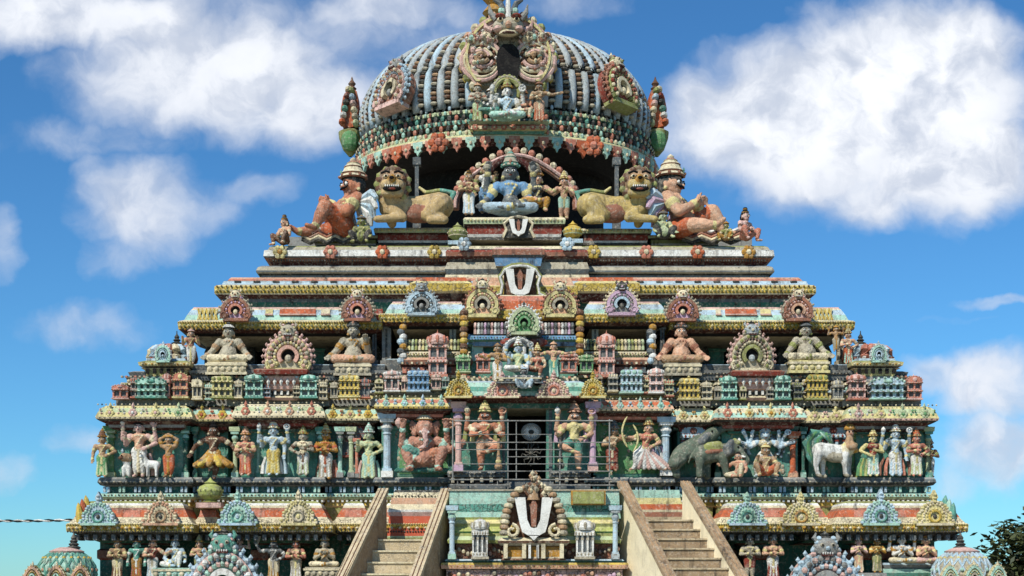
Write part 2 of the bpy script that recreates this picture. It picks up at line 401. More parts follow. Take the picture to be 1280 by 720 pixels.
# ---- dark core filling the inside of every storey
b = MB()
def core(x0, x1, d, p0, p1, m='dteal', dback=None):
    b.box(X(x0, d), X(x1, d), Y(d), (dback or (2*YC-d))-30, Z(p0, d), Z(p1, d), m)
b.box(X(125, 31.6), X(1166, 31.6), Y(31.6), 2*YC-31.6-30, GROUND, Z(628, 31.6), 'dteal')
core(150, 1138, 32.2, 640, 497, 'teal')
core(262, 1030, 34.2, 520, 395, 'soot')  # near-black gallery back, the shade of the recess painted in
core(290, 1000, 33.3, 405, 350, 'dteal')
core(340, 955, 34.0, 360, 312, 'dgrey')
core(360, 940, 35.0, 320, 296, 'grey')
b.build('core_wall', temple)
# ---------------------------------------------------------------- lowest storey (A) and its roof cornice
rowA = [(83, 242, 30.0), (238, 278, 30.55), (275, 416, 30.0), (412, 470, 30.55), (466, 566, 30.3), (770, 850, 30.3), (846, 900, 30.55), (894, 1002, 30.0), (998, 1044, 30.55), (1040, 1210, 30.0)]
for i, (x0, x1, d) in enumerate(rowA):
    b = MB()
    bay(b, x0+42, x1-42 if x1-x0 > 100 else x1-42+60, d+.75, [(0, 880, 'grey'), (5, 735, 'teal*'), (5, 728, 'dteal'), (0, 722, 'dteal'), (0, 700, 'red'), (3, 698, 'rust'), (3, 688, 'dred'), (0, 686, 'dteal'), (0, 668, 'soot')], 1.5)
    b.build('storey_wall', temple)
    b = MB(); s = S(d)
    e = 26 if x1-x0 > 60 else 0
    bay(b, x0, x1, d, [(-44, 680, 'dred'), (-36, 678, 'dteal'), (-20, 672, 'dgrey'), (-4, 665, 'lemon'), (0, 664.5, 'yellow*'), (0.6, 655.5, 'cream'), (-2, 654, 'cream*'), (-7, 648, 'cream'), (-8, 646, 'orange'), (-13, 637, 'rust'), (-15, 634, 'cream'), (-16, 631, 'white'), (-18, 628, 'olive'), (-24, 625, 'grey')], 1.7)
    beads(b, x0, x1, 660, d-.02, 2.3, 5.2, 'cream', 'ochre')
    beads(b, x0, x1, 664.5, d-.02, 1.5, 3.4, 'dgrey')
    beads(b, x0, x1, 655, d-.02, 1.4, 3.1, 'lemon')
    for px in rowpts(x0+6, x1-6, 11):                 # rafters under the eave
        b.box(X(px-2.5, d), X(px+2.5, d), Y(d)+6*s, Y(d)+34*s, Z(675, d), Z(668, d), 'slate')
    for px in rowpts(x0+18, x1-18, 46):               # panels of the sloping roof
        b.box(X(px-11, d), X(px+11, d), Y(d)+7.5*s, Y(d)+16*s, Z(646, d), Z(637, d), 'salmon', 1.5*s, 4*s)
    b.build('cornice', temple)
for cx, c1, c2, c3 in ((123, 'sky', 'mint', 'teal'), (201, 'cream', 'peach', 'tan'), (297, 'mint', 'sky', 'teal'), (373, 'cream', 'lemon', 'stone'),
                       (934, 'mint', 'sky', 'teal'), (1001, 'lemon', 'cream', 'ochre'), (1101, 'sky', 'mint', 'teal'), (1168, 'lemon', 'cream', 'yellow')):
    leaf_gable(temple, cx, 656, 46, 43, 29.95, c1, c2, c3)
b = MB(); s = S(30)
for px, sg, c1, c2 in ((100, -1, 'orange', 'yellow'), (1190, 1, 'mint', 'teal')):   # curling leaf ends of the eave
    b = MB()
    for k in range(3):
        q = [(X(px+sg*(2-k*3+2*t*t), 30), Y(30.1+.1*k), Z(652-k*5-24*t, 30)) for t in (0, .4, .8, 1)]
        b.tube(q, [4.5*s, 5*s, 3*s, .5*s], c1 if k % 2 else c2, 7)
    b.build('eave_leaf', temple)
# ---------------------------------------------------------------- plinth (B) and second storey (C)
rowC = [(124, 240, 30.75), (236, 294, 31.1), (290, 406, 30.75), (402, 472, 31.0), (468, 564, 30.75), (736, 842, 30.75), (838, 897, 31.0), (893, 1006, 30.75), (1002, 1062, 31.1), (1058, 1168, 30.75)]
for i, (x0, x1, d) in enumerate(rowC):
    b = MB()
    bay(b, x0, x1, d, [(-6, 650, 'olive'), (-5, 634, 'lemon'), (-3, 632, 'yellow'), (-5, 625, 'cream'), (0, 624, 'palegreen'), (3, 621, 'mint'), (2, 617, 'dgrey'), (-8, 616, 'dteal'), (-8, 608, 'grey'), (-1, 606.5, 'dgrey'), (2, 603, 'slate'), (1, 599, 'grey'), (-1, 596.5, 'grey')], 1.6)
    beads(b, x0, x1, 602.5, d-.03, 1.7, 4.2, 'stone', 'slate')
    beads(b, x0, x1, 619, d-.05, 1.5, 4.5, 'cream', 'dgrey')
    dentils(b, x0, x1, 626.5, d+.03, 2.6, 2.6, 6, 'white', 3)
    for px in rowpts(x0, x1, 19):                     # little blocks in the groove
        dentils(b, px-5, px+5, 612, d+.12, 3, 7, 5, 'sky' if int(px) % 3 else 'mint', 3)
    b.build('plinth', temple)
    b = MB()
    bay(b, x0+9, x1-9, d+.24, [(0, 600, 'teal'), (0, 540, 'dteal'), (0, 537, 'mint'), (1.5, 536, 'teal'), (1.5, 533, 'dred'), (0, 532, 'red'), (0, 520, 'dred')], 1.4)
    b.build('storey_wall', temple)
def kapota(x0, x1, d, edge, top, cols, seed, roset, out=0):
    """curved roof cornice between storeys: edge line, underside, painted slope with motifs"""
    b = MB(); s = S(d); h = edge-top
    bay(b, x0, x1, d, [(-22, edge+16, 'dteal'), (-20, edge+13, 'dred'), (-13, edge+10, cols[3]), (-12, edge+6.5, 'dred'), (-4, edge+3, 'dgrey'), (0, edge+.6, cols[2]), (.8, edge-2, cols[0]), (-1.5, edge-h*.45, cols[1]), (-5, edge-h*.8, cols[0]), (-10, top, 'grey'), (-16, top-.5, 'grey')], 1.6)
    beads(b, x0, x1, edge-.6, d-.03, 1.2, 3.2, cols[2], 'dgrey')
    beads(b, x0, x1, top-.5, d+.08, 1.4, 5, 'cream', 'dgrey')
    rnd = random.Random(seed)
    for px in rowpts(x0+3, x1-3, 26):
        c = rnd.choice(roset)
        rosette(b, px, edge-h*.42, h*.33, d+.0, c[0], c[1])
        b.gem((X(px, d), Y(d)+3*s, Z(top+h*.05, d)), (2.2*s, 2*s, 5*s), c[0])
        for sg in (-1, 1):
            for kk in range(3):
                b.gem((X(px+sg*(9+kk*1.5), d), Y(d)+.5*s, Z(edge-2-kk*h*.27, d)), (1.7*s, 1.5*s, 2.2*s), c[1])
    return b.build('cornice', temple)
YR = [('lemon', 'pink'), ('palegreen', 'green'), ('pink', 'white')]
OR = [('salmon', 'cream'), ('lemon', 'ochre'), ('peach', 'white')]
kapota(120, 240, 30.48, 523, 506, ('lemon', 'palegreen', 'cream', 'grey'), 1, YR)
kapota(236, 294, 30.9, 526, 508, ('peach', 'mint', 'lemon', 'red'), 2, [('yellow', 'orange'), ('peach', 'yellow')])
kapota(290, 406, 30.48, 521.5, 504, ('cream', 'palegreen', 'cream', 'red'), 3, OR)
kapota(402, 474, 30.9, 525, 508, ('lemon', 'mint', 'cream', 'red'), 4, [('yellow', 'ochre'), ('lemon', 'salmon')])
kapota(468, 566, 30.45, 510, 496, ('lemon', 'salmon', 'yellow', 'salmon'), 5, [('sky', 'teal'), ('mint', 'sky')])
kapota(734, 842, 30.45, 513, 499, ('peach', 'orange', 'cream', 'salmon'), 6, [('mint', 'teal'), ('mint', 'sky')])
kapota(838, 897, 30.9, 527, 509, ('cream', 'mint', 'cream', 'red'), 7, [('lemon', 'ochre')])
kapota(893, 1008, 30.48, 524, 506, ('mint', 'cream', 'peach', 'red'), 8, [('salmon', 'cream'), ('lemon', 'ochre'), ('salmon', 'peach')])
kapota(1002, 1062, 30.9, 528, 509, ('lemon', 'cream', 'cream', 'red'), 9, [('yellow', 'ochre'), ('lemon', 'pink')])
kapota(1057, 1173, 30.48, 525, 507, ('lemon', 'palegreen', 'pink', 'grey'), 10, YR)
# entablature strips between wall and cornice
for (x0, x1, d) in rowC:
    b = MB()
    bay(b, x0+6, x1-6, d+.3, [(0, 537, 'sky'), (2, 536, 'mint'), (2, 533.5, 'dred'), (-2, 533, 'red'), (-2, 526, 'dred')], 1.2)
    beads(b, x0+6, x1-6, 531, d+.28, 1.3, 5, 'salmon', 'dgrey')
    b.build('frieze', temple)
for cx, base, top, w, d, m, m2 in ((139, 597, 533, 9, 30.92, 'green', 'palegreen'), (232, 597, 533, 7, 31.0, 'dteal', 'mint'), (425, 597, 534, 7, 30.98, 'mint', 'grey'), (439, 597, 534, 7, 30.98, 'palegreen', 'grey'),
        (446, 597, 548, 5, 30.98, 'salmon', 'grey'), (484, 597, 517, 12, 30.8, 'sky', 'white'), (573, 590, 503, 10, 30.45, 'pink', 'lilac'), (741, 590, 503, 10, 30.45, 'lilac', 'pink'),
        (832, 595, 522, 12, 30.8, 'sky', 'white'), (294, 597, 534, 7, 30.92, 'palegreen', 'mint'), (401, 597, 534, 7, 30.92, 'teal', 'mint'), (991, 597, 540, 9, 30.92, 'orange', 'peach'),
        (323, 597, 536, 5, 30.98, 'mint', 'teal'), (360, 597, 536, 5, 30.98, 'mint', 'teal'), (1066, 597, 534, 7, 31.0, 'green', 'lime'), (1160, 597, 534, 7, 30.92, 'palegreen', 'teal'), (897, 597, 534, 6, 31.0, 'dteal', 'mint'), (1004, 597, 534, 5, 30.98, 'dteal', 'mint'), (244, 597, 534, 5, 31.2, 'teal', 'dteal')):
    pilaster(temple, cx, base, top, w, d, m, m2)
for x0, x1, m in ((497, 562, 'green'), (742, 826, 'green')):                   # painted panels behind the reliefs
    b = MB(); d = 30.97; b.box(X(x0, d), X(x1, d), Y(d), Y(d)+.2, Z(594, d), Z(519, d), 'teal')
    b.box(X(x0+2, d), X(x1-2, d), Y(d)-.02, Y(d)+.1, Z(592, d), Z(522, d), m, .03, 0)
    b.build('relief_panel', temple)
for cx in (440, 866, 1040):                            # small shrine fronts in the recesses
    minishrine(temple, cx, 572, 36, 44, 31.18, 'slate' if cx == 440 else 'sky', 'barrel', 'red', 3)
# carved leaf clumps and scrolls modelled on the walls behind the figures
for (x0, x1, d) in rowC:
    b = MB(); rnd = random.Random(int(x0)); dd = d+.23; s = S(dd)
    b.box(X(x0+12, dd), X(x1-12, dd), Y(dd)-.004, Y(dd)+.3, Z(595, dd), Z(536, dd), 'teal')
    for px in rowpts(x0+16, x1-16, 27):
        px += rnd.uniform(-3, 3); c1 = rnd.choice(['mint', 'teal', 'palegreen', 'stone', 'sky', 'salmon'])
        for q in range(rnd.randint(7, 12)):
            t = rnd.random(); b.ball((X(px+5*math.sin(t*9+px), dd), Y(dd), Z(592-44*t, dd)), (rnd.uniform(1.6, 3.4)*s, 2.5*s, rnd.uniform(1.8, 4)*s), c1 if q % 3 else rnd.choice(['cream', 'stone', 'pink']), 6, 4)
        for q in range(9):
            a = math.pi*q/8; b.ball((X(px+8*math.cos(a), dd), Y(dd), Z(546-9*math.sin(a), dd)), (1.9*s, 2.6*s, 1.9*s), rnd.choice(['stone', c1]), 6, 4)
    b.build('wall_relief', temple)
# ---------------------------------------------------------------- door bay
d = 30.95
b = MB()
b.box(X(563, d), X(629, d), Y(d), Y(d)+1.2, Z(600, d), Z(492, d), 'teal'); b.box(X(688, d), X(738, d), Y(d), Y(d)+1.2, Z(600, d), Z(492, d), 'teal')
b.box(X(628, d), X(689, d), Y(d)+.01, Y(d)+1.2, Z(505, d), Z(492, d), 'dgrey')
b.box(X(612, d), X(706, d), Y(d)+1.19, Y(d)+1.3, Z(602, d), Z(490, d), 'soot')  # near-black back sheet: the shade inside the doorway as colour
b.build('storey_wall', temple)
b = MB(); d = 30.75
for x0, x1 in ((625, 634), (683, 693)): b.box(X(x0, d), X(x1, d), Y(d), Y(d)+.3, Z(598, d), Z(500, d), 'teal'); b.box(X(x0+3, d), X(x1-3, d), Y(d)-.03, Y(d)+.1, Z(597, d), Z(502, d), 'slate')
b.box(X(624, d), X(694, d), Y(d)-.02, Y(d)+.31, Z(505, d), Z(497.5, d), 'slate')
for px in rowpts(626, 692, 6): b.gem((X(px, d), Y(d)-.03, Z(502, d)), .035, 'mint')
b.build('door_frame', temple)
b = MB(); d = 30.5
bay(b, 560, 632, d, [(-4, 626, 'slate'), (-4, 612, 'mint'), (0, 611, 'slate'), (0, 605, 'dgrey'), (-5, 604, 'soot'), (-5, 597, 'grey'), (0, 596, 'slate'), (1, 591, 'grey'), (0, 588.5, 'grey')], 1.2)
bay(b, 690, 738, d, [(-4, 626, 'slate'), (-4, 612, 'mint'), (0, 611, 'slate'), (0, 605, 'dgrey'), (-5, 604, 'soot'), (-5, 597, 'grey'), (0, 596, 'slate'), (1, 591, 'grey'), (0, 588.5, 'grey')], 1.2)
bay(b, 630, 692, d+.1, [(-4, 626, 'slate'), (-4, 612, 'mint'), (0, 611, 'slate'), (0, 601, 'grey')], 1.2)
for x0, x1 in ((560, 632), (690, 738)):
    dentils(b, x0, x1, 600.5, d+.05, 4, 6, 12, 'stone', 3); beads(b, x0, x1, 592, d-.03, 1.8, 5, 'stone', 'dgrey')
b.build('plinth', temple)
d = 30.25; b = MB()
bay(b, 556, 738, d, [(-20, 508, 'dteal'), (-18, 502, 'dred'), (-3, 497.5, 'red'), (0, 496.5, 'dred'), (0, 494.5, 'mint'), (-1, 489, 'teal'), (-3, 483, 'mint'), (-8, 477, 'sky'), (-14, 474, 'cream'), (-14, 470, 'grey')], 1.8)
beads(b, 556, 738, 496, d-.02, 1.4, 3.6, 'salmon', 'dgrey')
dentils(b, 575, 722, 472, d+.22, 3, 2.5, 7, 'cream', 3, 'salmon')
b.build('cornice', temple)
for cx, w, pal in ((573, 26, ('yellow', 'ochre', 'yellow', 'lemon', 'olive')), (628, 34, ('pink', 'salmon', 'pink', 'cream', 'pink')), (692, 34, ('pink', 'salmon', 'pink', 'cream', 'pink')), (741, 26, ('yellow', 'ochre', 'yellow', 'lemon', 'olive'))):
    leaf_gable(temple, cx, 497, w+6, 34, 30.15, pal[0], pal[3], pal[1])
# chakra ring and cut-out metal ornament hung inside the door
b = MB(); d = 30.9; s = S(d); cx = X(664, d); cz = Z(540, d)
for k in range(24):
    a = 2*math.pi*k/24; a2 = a+2*math.pi/24
    b.tube([(cx+.19*math.cos(a), Y(d), cz+.16*math.sin(a)), (cx+.19*math.cos(a2), Y(d), cz+.16*math.sin(a2))], .032, 'grey', 6)
    b.tube([(cx+.06*math.cos(a), Y(d), cz+.05*math.sin(a)), (cx+.19*math.cos(a), Y(d), cz+.16*math.sin(a))], .014, 'white', 5)
b.ball((cx, Y(d), cz), .05, 'dgrey', 8, 5); o = b.build('wheel_emblem'); tag(o, 'pale round wheel emblem fixed inside the dark doorway', 'emblem')
b = MB(); cz = Z(567, d)
for k in range(10):
    a = 2*math.pi*k/10; p = [(cx+r*math.cos(a+q), Y(d), cz+r*1.15*math.sin(a+q)) for r, q in ((.03, 0), (.11, .35), (.19, 0), (.23, .3))]
    b.tube(p, [.012, .02, .016, .008], 'dgrey', 5)
b.ball((cx, Y(d), cz), .05, 'dgrey', 8, 5); b.tube([(cx, Y(d), cz), (cx, Y(d), cz+.36)], .014, 'dgrey', 5)
tag(b.build('scroll_emblem'), 'dark leafy metal ornament hung below the pale wheel in the doorway', 'ornament')
# ---------------------------------------------------------------- terrace of little shrines (D)
dD = 31.25
for x0, x1, d in ((150, 240, 31.0), (236, 292, 31.35), (288, 408, 31.1), (404, 472, 31.35), (468, 566, 31.1), (726, 842, 31.1), (838, 897, 31.35), (893, 1008, 31.1), (1002, 1064, 31.35), (1056, 1146, 31.0)):
    b = MB()
    bay(b, x0, x1, d+.15, [(4, 508, 'grey'), (4, 500, 'cream'), (2, 498, 'lemon'), (2, 494.5, 'dgrey'), (-2, 494, 'white'), (3, 491, 'sky'), (1, 488, 'dgrey'), (-5, 487, 'grey'), (-5, 483, 'stone'), (0, 481, 'cream'), (-1, 478, 'dgrey'), (-8, 477, 'grey'), (-6, 472, 'cream'), (-4, 470, 'dgrey'), (-10, 469, 'slate'), (-8, 464, 'grey'), (-14, 462, 'grey')], 2.6)
    for py, m, m2, dd in ((499, 'cream', 'ochre', .02), (490, 'white', 'slate', .06), (480, 'cream', 'olive', .1), (471, 'stone', 'salmon', .2)):
        dentils(b, x0, x1, py, d+dd+.05, 2.4, 2.2, 5.5, m, 3, m2)
    rnd = random.Random(int(x0))
    for px in rowpts(x0, x1, 9):
        q = rnd.random()
        b.ball((X(px, d), Y(d)+.1, Z(485.5, d)), (.05, .05, .05), rnd.choice(['sky', 'cream', 'mint', 'pink', 'stone']), 6, 4)
        b.ball((X(px+4, d), Y(d)+.18, Z(475, d)), (.045, .05, .045), rnd.choice(['stone', 'cream', 'olive', 'grey']), 6, 4)
    b.build('terrace_moulding', temple)
for cx, base, w, h, col, trim, roof, win, st in ((151, 499, 22, 20, 'salmon', 'pink', 'barrel', 2, 1), (190, 498, 40, 28, 'mint', 'teal', 'barrel', 4, 2), (226, 498, 22, 34, 'salmon', 'lemon', 'barrel', 2, 2),
        (278, 498, 28, 32, 'lemon', 'olive', 'slab', 3, 2), (318, 498, 24, 32, 'mint', 'teal', 'dome', 2, 2), (386, 498, 24, 32, 'mint', 'teal', 'dome', 2, 2), (437, 497, 30, 32, 'yellow', 'lemon', 'slab', 4, 2),
        (490, 490, 20, 28, 'pink', 'white', 'dome', 2, 1), (523, 490, 30, 32, 'blue', 'sky', 'slab', 4, 2), (789, 492, 30, 34, 'sky', 'mint', 'slab', 4, 2), (820, 492, 20, 34, 'pink', 'white', 'dome', 2, 2),
        (861, 500, 30, 32, 'yellow', 'lemon', 'slab', 4, 2), (911, 500, 22, 34, 'mint', 'teal', 'dome', 2, 2), (978, 500, 22, 34, 'mint', 'teal', 'dome', 2, 2), (1021, 500, 30, 36, 'yellow', 'olive', 'slab', 4, 2),
        (1071, 500, 22, 36, 'pink', 'salmon', 'dome', 2, 2), (1108, 500, 42, 30, 'sky', 'mint', 'barrel', 4, 2), (1142, 500, 22, 34, 'salmon', 'pink', 'barrel', 2, 2)):
    minishrine(temple, cx, base, w, h, 30.85, col, roof, trim, win, st)
rnd = random.Random(21)
for cx, base, w, h in ((170, 498, 12, 30), (208, 498, 11, 34), (247, 500, 13, 28), (262, 500, 12, 22), (298, 498, 11, 26), (334, 498, 9, 18), (371, 498, 9, 18), (404, 500, 12, 26), (418, 498, 10, 22), (456, 498, 13, 26), (474, 492, 11, 20), (506, 490, 10, 22), (545, 488, 14, 22),
        (557, 486, 10, 16), (746, 488, 14, 22), (766, 490, 13, 26), (806, 492, 10, 24), (836, 496, 12, 24), (883, 500, 13, 24), (897, 500, 10, 20), (928, 500, 9, 18), (962, 500, 9, 18), (997, 500, 12, 24), (1047, 500, 13, 26), (1087, 500, 10, 22), (1128, 500, 10, 26)):
    minishrine(temple, cx, base, w, h, 30.92, rnd.choice(['stone', 'grey', 'palegreen', 'pink', 'cream', 'sky', 'slate']), rnd.choice(['dome', 'slab', 'barrel']), rnd.choice(['stone', 'cream', 'olive', 'salmon', 'mint']), 2, rnd.choice([1, 2]))
for cx, top in ((352, 468), (945, 470)):              # pink footed bases below the big gables
    b = MB(); d = 30.95; s = S(d)
    bay(b, cx-22, cx+22, d, [(-4, 500, 'pink'), (0, 497, 'cream'), (-6, 494, 'dgrey'), (-8, 488, 'pink'), (-2, 486, 'pink'), (0, 480, 'salmon'), (2, top+8, 'pink'), (4, top+3, 'dred'), (10, top+1, 'red'), (12, top-4, 'rust'), (8, top-6, 'red')], 1.4)
    for k in range(5): b.gem((X(cx-16+8*k, d), Y(d)-4*s, Z(478, d)), (2.4*s, 2*s, 5.5*s), 'white')
    for sg in (-1, 1): b.ball((X(cx+sg*19, d), Y(d)-2*s, Z(470, d)), 3.6*s, 'sky', 6, 4)
    dentils(b, cx-20, cx+20, 491, d+.1, 3, 5, 8, 'white', 2)
    b.build('gable_base', temple)
# ---------------------------------------------------------------- gallery storey (E): ledge, pillars, central barrel shrines
for x0, x1, d in ((236, 484, 31.35), (814, 1064, 31.35), (480, 592, 31.7), (722, 818, 31.7)):
    b = MB(); t = 455 if x1-x0 > 200 else 448
    bay(b, x0, x1, d, [(-4, 475, 'slate'), (-3, 468, 'grey'), (0, 466, 'grey'), (1, 463, 'dgrey'), (-4, 462, 'slate'), (-2, t+1, 'sky'), (-4, t, 'grey')], 2.3, 'stone')
    beads(b, x0, x1, 467, d-.02, 1.3, 4, 'stone', 'slate')
    b.build('ledge', temple)
for cx, top, w, m in ((237, 412, 8, 'stone'), (483, 404, 11, 'grey'), (468, 407, 5, 'slate'), (566, 400, 8, 'stone'), (744, 400, 8, 'stone'), (814, 404, 11, 'grey'), (828, 407, 5, 'slate'), (1051, 412, 8, 'stone')):
    b = MB(); d = 32.0; s = S(d)
    b.box(X(cx-w/2, d), X(cx+w/2, d), Y(d), Y(d)+w*s, Z(458, d), Z(top, d), m)
    b.box(X(cx-w/2-2, d), X(cx+w/2+2, d), Y(d)-2*s, Y(d)+w*s+2*s, Z(top+5, d), Z(top, d), 'slate')
    b.box(X(cx-w/2-2, d), X(cx+w/2+2, d), Y(d)-2*s, Y(d)+w*s+2*s, Z(458, d), Z(451, d), m)
    b.box(X(cx-w*.12, d), X(cx+w*.12, d), Y(d)-.6*s, Y(d)+s, Z(449, d), Z(top+7, d), 'dgrey')
    b.build('pillar', temple)
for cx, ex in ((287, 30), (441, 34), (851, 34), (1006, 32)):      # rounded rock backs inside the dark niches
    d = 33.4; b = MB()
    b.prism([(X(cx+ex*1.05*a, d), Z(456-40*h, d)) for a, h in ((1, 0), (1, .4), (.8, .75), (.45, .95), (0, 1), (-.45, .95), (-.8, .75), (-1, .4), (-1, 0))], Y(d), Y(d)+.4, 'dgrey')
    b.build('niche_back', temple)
d = 33.6                                              # green stepped wall seen behind between niches
for x0, x1 in ((385, 415), (875, 905)):
    b = MB(); bay(b, x0, x1, d, [(0, 460, 'teal'), (0, 440, 'mint'), (2, 439, 'teal'), (2, 436, 'dteal'), (0, 435, 'dteal'), (0, 415, 'dgrey')], .5); b.build('storey_wall', temple)
for cx in (360, 938):
    gable(temple, cx+1, 464, 62, 62, 31.2, ('stone', 'lemon', 'blush', 'pink', 'stone') if cx < 600 else ('stone', 'cream', 'olive', 'pink', 'palegrey'), face=True, thick=9)
def barrel(x0, x1, d, base, top, cols, eave):
    """barrel-vaulted little hall with fluted roof"""
    s = S(d); b = MB(); n = int((x1-x0)/4.2); h = (base-top)
    for i in range(n):
        px = x0+(i+.5)*(x1-x0)/n; pr = []
        for k in range(9):
            t = R(-8+k*26); pr.append((X(px, d), Y(d)+h*.5*s-h*.58*s*math.cos(t), Z(base, d)+h*.93*s*max(0, math.sin(t))))
        b.tube(pr, 2.0*s, cols[i % len(cols)], 6)
    b.box(X(x0, d), X(x1, d), Y(d)+.1*h*s, Y(d)+h*s, Z(base, d), Z(top+3, d), 'dgrey')
    bay(b, x0-4, x1+4, d+.02, [(-4, base+14, eave[0]), (-2, base+9, eave[1]), (4, base+7, eave[0]), (3, base+2, 'dgrey'), (-3, base+1, eave[1]), (0, base, 'grey')], .8)
    beads(b, x0-4, x1+4, base+4, d-.08, 1.3, 3.5, eave[1], 'dgrey')
    return b.build('barrel_vault', temple)
barrel(505, 584, 31.4, 438, 423, ('cream', 'lemon', 'palegreen', 'olive'), ('cream', 'rust'))
barrel(724, 806, 31.4, 438, 423, ('lemon', 'cream', 'palegreen', 'olive'), ('cream', 'rust'))
barrel(592, 718, 31.1, 418, 402, ('pink', 'white', 'grey', 'lilac', 'slate'), ('blue', 'teal'))
b = MB(); d = 31.35
bay(b, 588, 722, d, [(0, 475, 'teal'), (0, 452, 'dteal'), (2, 450, 'mint'), (2, 442, 'teal'), (0, 440, 'dteal'), (0, 434, 'teal'), (4, 431, 'blue'), (2, 418, 'teal')], 1.5)
for px in (597, 713): b.box(X(px-7, d), X(px+7, d), Y(d)-.08, Y(d)+.1, Z(452, d), Z(432, d), 'mint')
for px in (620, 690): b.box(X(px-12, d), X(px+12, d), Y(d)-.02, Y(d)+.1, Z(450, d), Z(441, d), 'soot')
b.build('storey_wall', temple)
for x0, x1, d in ((500, 590, 31.3), (722, 810, 31.3)):   # salmon panelled parapets each side of the middle group
    b = MB()
    bay(b, x0, x1, d, [(-2, 478, 'grey'), (-2, 474, 'olive'), (0, 472, 'cream'), (0, 469, 'dgrey'), (-4, 468, 'salmon'), (-4, 458, 'dred'), (0, 456, 'rust'), (2, 450, 'peach'), (0, 447, 'dgrey'), (-4, 446, 'lemon'), (-4, 440, 'cream')], 1)
    dentils(b, x0, x1, 463, d+.06, 5, 7, 11, 'salmon', 2, 'slate'); dentils(b, x0, x1, 454, d, 2.5, 2.5, 6, 'cream', 3, 'dgrey'); beads(b, x0, x1, 443, d, 1.6, 5, 'lemon', 'olive')
    b.build('parapet', temple)
for cx, base, w, h, col, trim in ((547, 472, 24, 62, 'pink', 'salmon'), (758, 472, 24, 62, 'pink', 'salmon')):
    minishrine(temple, cx, base, w, h, 31.0, col, 'dome', trim, 2, 2)
for cx, col, trim in ((579, 'green', 'palegreen'), (733, 'green', 'palegreen'), (604, 'salmon', 'pink'), (711, 'salmon', 'pink')):
    minishrine(temple, cx, 466, 20, 26, 30.85, col, 'dome', trim, 2, 1)
for cx, col in ((501, 'sky'), (813, 'sky')):            # vertical chains of carved knobs
    b = MB(); d = 31.3; s = S(d)
    for k in range(8): b.ball((X(cx+(3 if k % 2 else 0), d), Y(d), Z(451-6*k, d)), (5*s, 4*s, 4.4*s), ('sky', 'white', 'slate', 'ochre')[k % 4], 8, 5)
    b.build('knob_chain', temple)
for cx in (580, 725):
    b = MB(); d = 31.0; s = S(d)
    for k in range(8): b.ball((X(cx, d), Y(d), Z(440-7*k, d)), (5.5*s, 5*s, 4.6*s), ('ochre', 'brown', 'yellow')[k % 3], 8, 5)
    b.build('knob_chain', temple)
gable(temple, 655, 417, 40, 42, 30.75, ('green', 'palegreen', 'green', 'white', 'green'), peak=.5, face=False, thick=6, fin='dgrey')
b = MB(); d = 30.9; s = S(d)
for sg in (-1, 1):
    b.ball((X(655+sg*17, d), Y(d), Z(428, d)), (13*s, 5*s, 6*s), 'red', 10, 5); b.ball((X(655+sg*12, d), Y(d)-2*s, Z(420, d)), (11*s, 5*s, 4*s), 'dgrey', 10, 5)
b.tube([(X(655, d), Y(d), Z(445, d)), (X(655, d), Y(d), Z(416, d))], 3*s, 'white', 8)
b.build('gable_base', temple)
# corner pavilions with small domes
for cx, px in ((206, 212), (1096, 1087)):
    d = 31.2; s = S(d); b = MB(); x = X(cx, d)
    bay(b, cx-30, cx+30, d-.1, [(-4, 500, 'grey'), (-4, 470, 'olive'), (-6, 469, 'lemon'), (-4, 462, 'cream'), (0, 460, 'dgrey'), (-8, 458, 'cream'), (2, 457, 'lemon'), (3, 453, 'olive'), (-5, 450, 'sky'), (-6, 447, 'grey')], 1.8)
    dentils(b, cx-26, cx+26, 464, d-.1, 4, 6, 9, 'soot', 1); beads(b, cx-30, cx+30, 455, d-.15, 1.6, 4, 'cream', 'ochre')
    root = b.build('corner_pavilion', temple)
    b = MB(); yc = Y(d)+.75
    for k in range(16):
        a = 2*math.pi*k/16
        pr = [(x+r*s*math.cos(a), yc+r*s*math.sin(a), Z(py, d)) for r, py in ((25, 447), (28, 441), (27, 435), (22, 430), (12, 427), (2, 426))]
        b.tube(pr, [5*s, 5.6*s, 5.4*s, 4.6*s, 3*s, 1*s], ('salmon', 'cream', 'sky', 'salmon')[k % 4], 7)
    for k in range(16):
        a = 2*math.pi*k/16; b.ball((x+30*s*math.cos(a), yc+30*s*math.sin(a), Z(444, d)), 3*s, ('red', 'white')[k % 2], 6, 4)
    b.lathe([(25*s, 0), (24*s, 18*s), (1*s, 21*s)], (x, yc, Z(447, d)), 'rust', 16); b.build('dome', root)
    b = MB(); b.lathe([(3*s, 0), (7*s, 2*s), (4*s, 4*s), (7.5*s, 6*s), (3*s, 8*s), (5*s, 10*s), (2.5*s, 12*s), (3.5*s, 14*s), (.8*s, 18*s), (.01, 22*s)], (X(px, d), yc, Z(428, d)), 'dgrey-', 10); b.build('finial', root)
    gable(root, cx+(-2 if cx < 600 else 2), 452, 20, 26, d-.2, ('sky', 'mint', 'sky', 'white', 'sky'), face=False, thick=4, fin='sky')
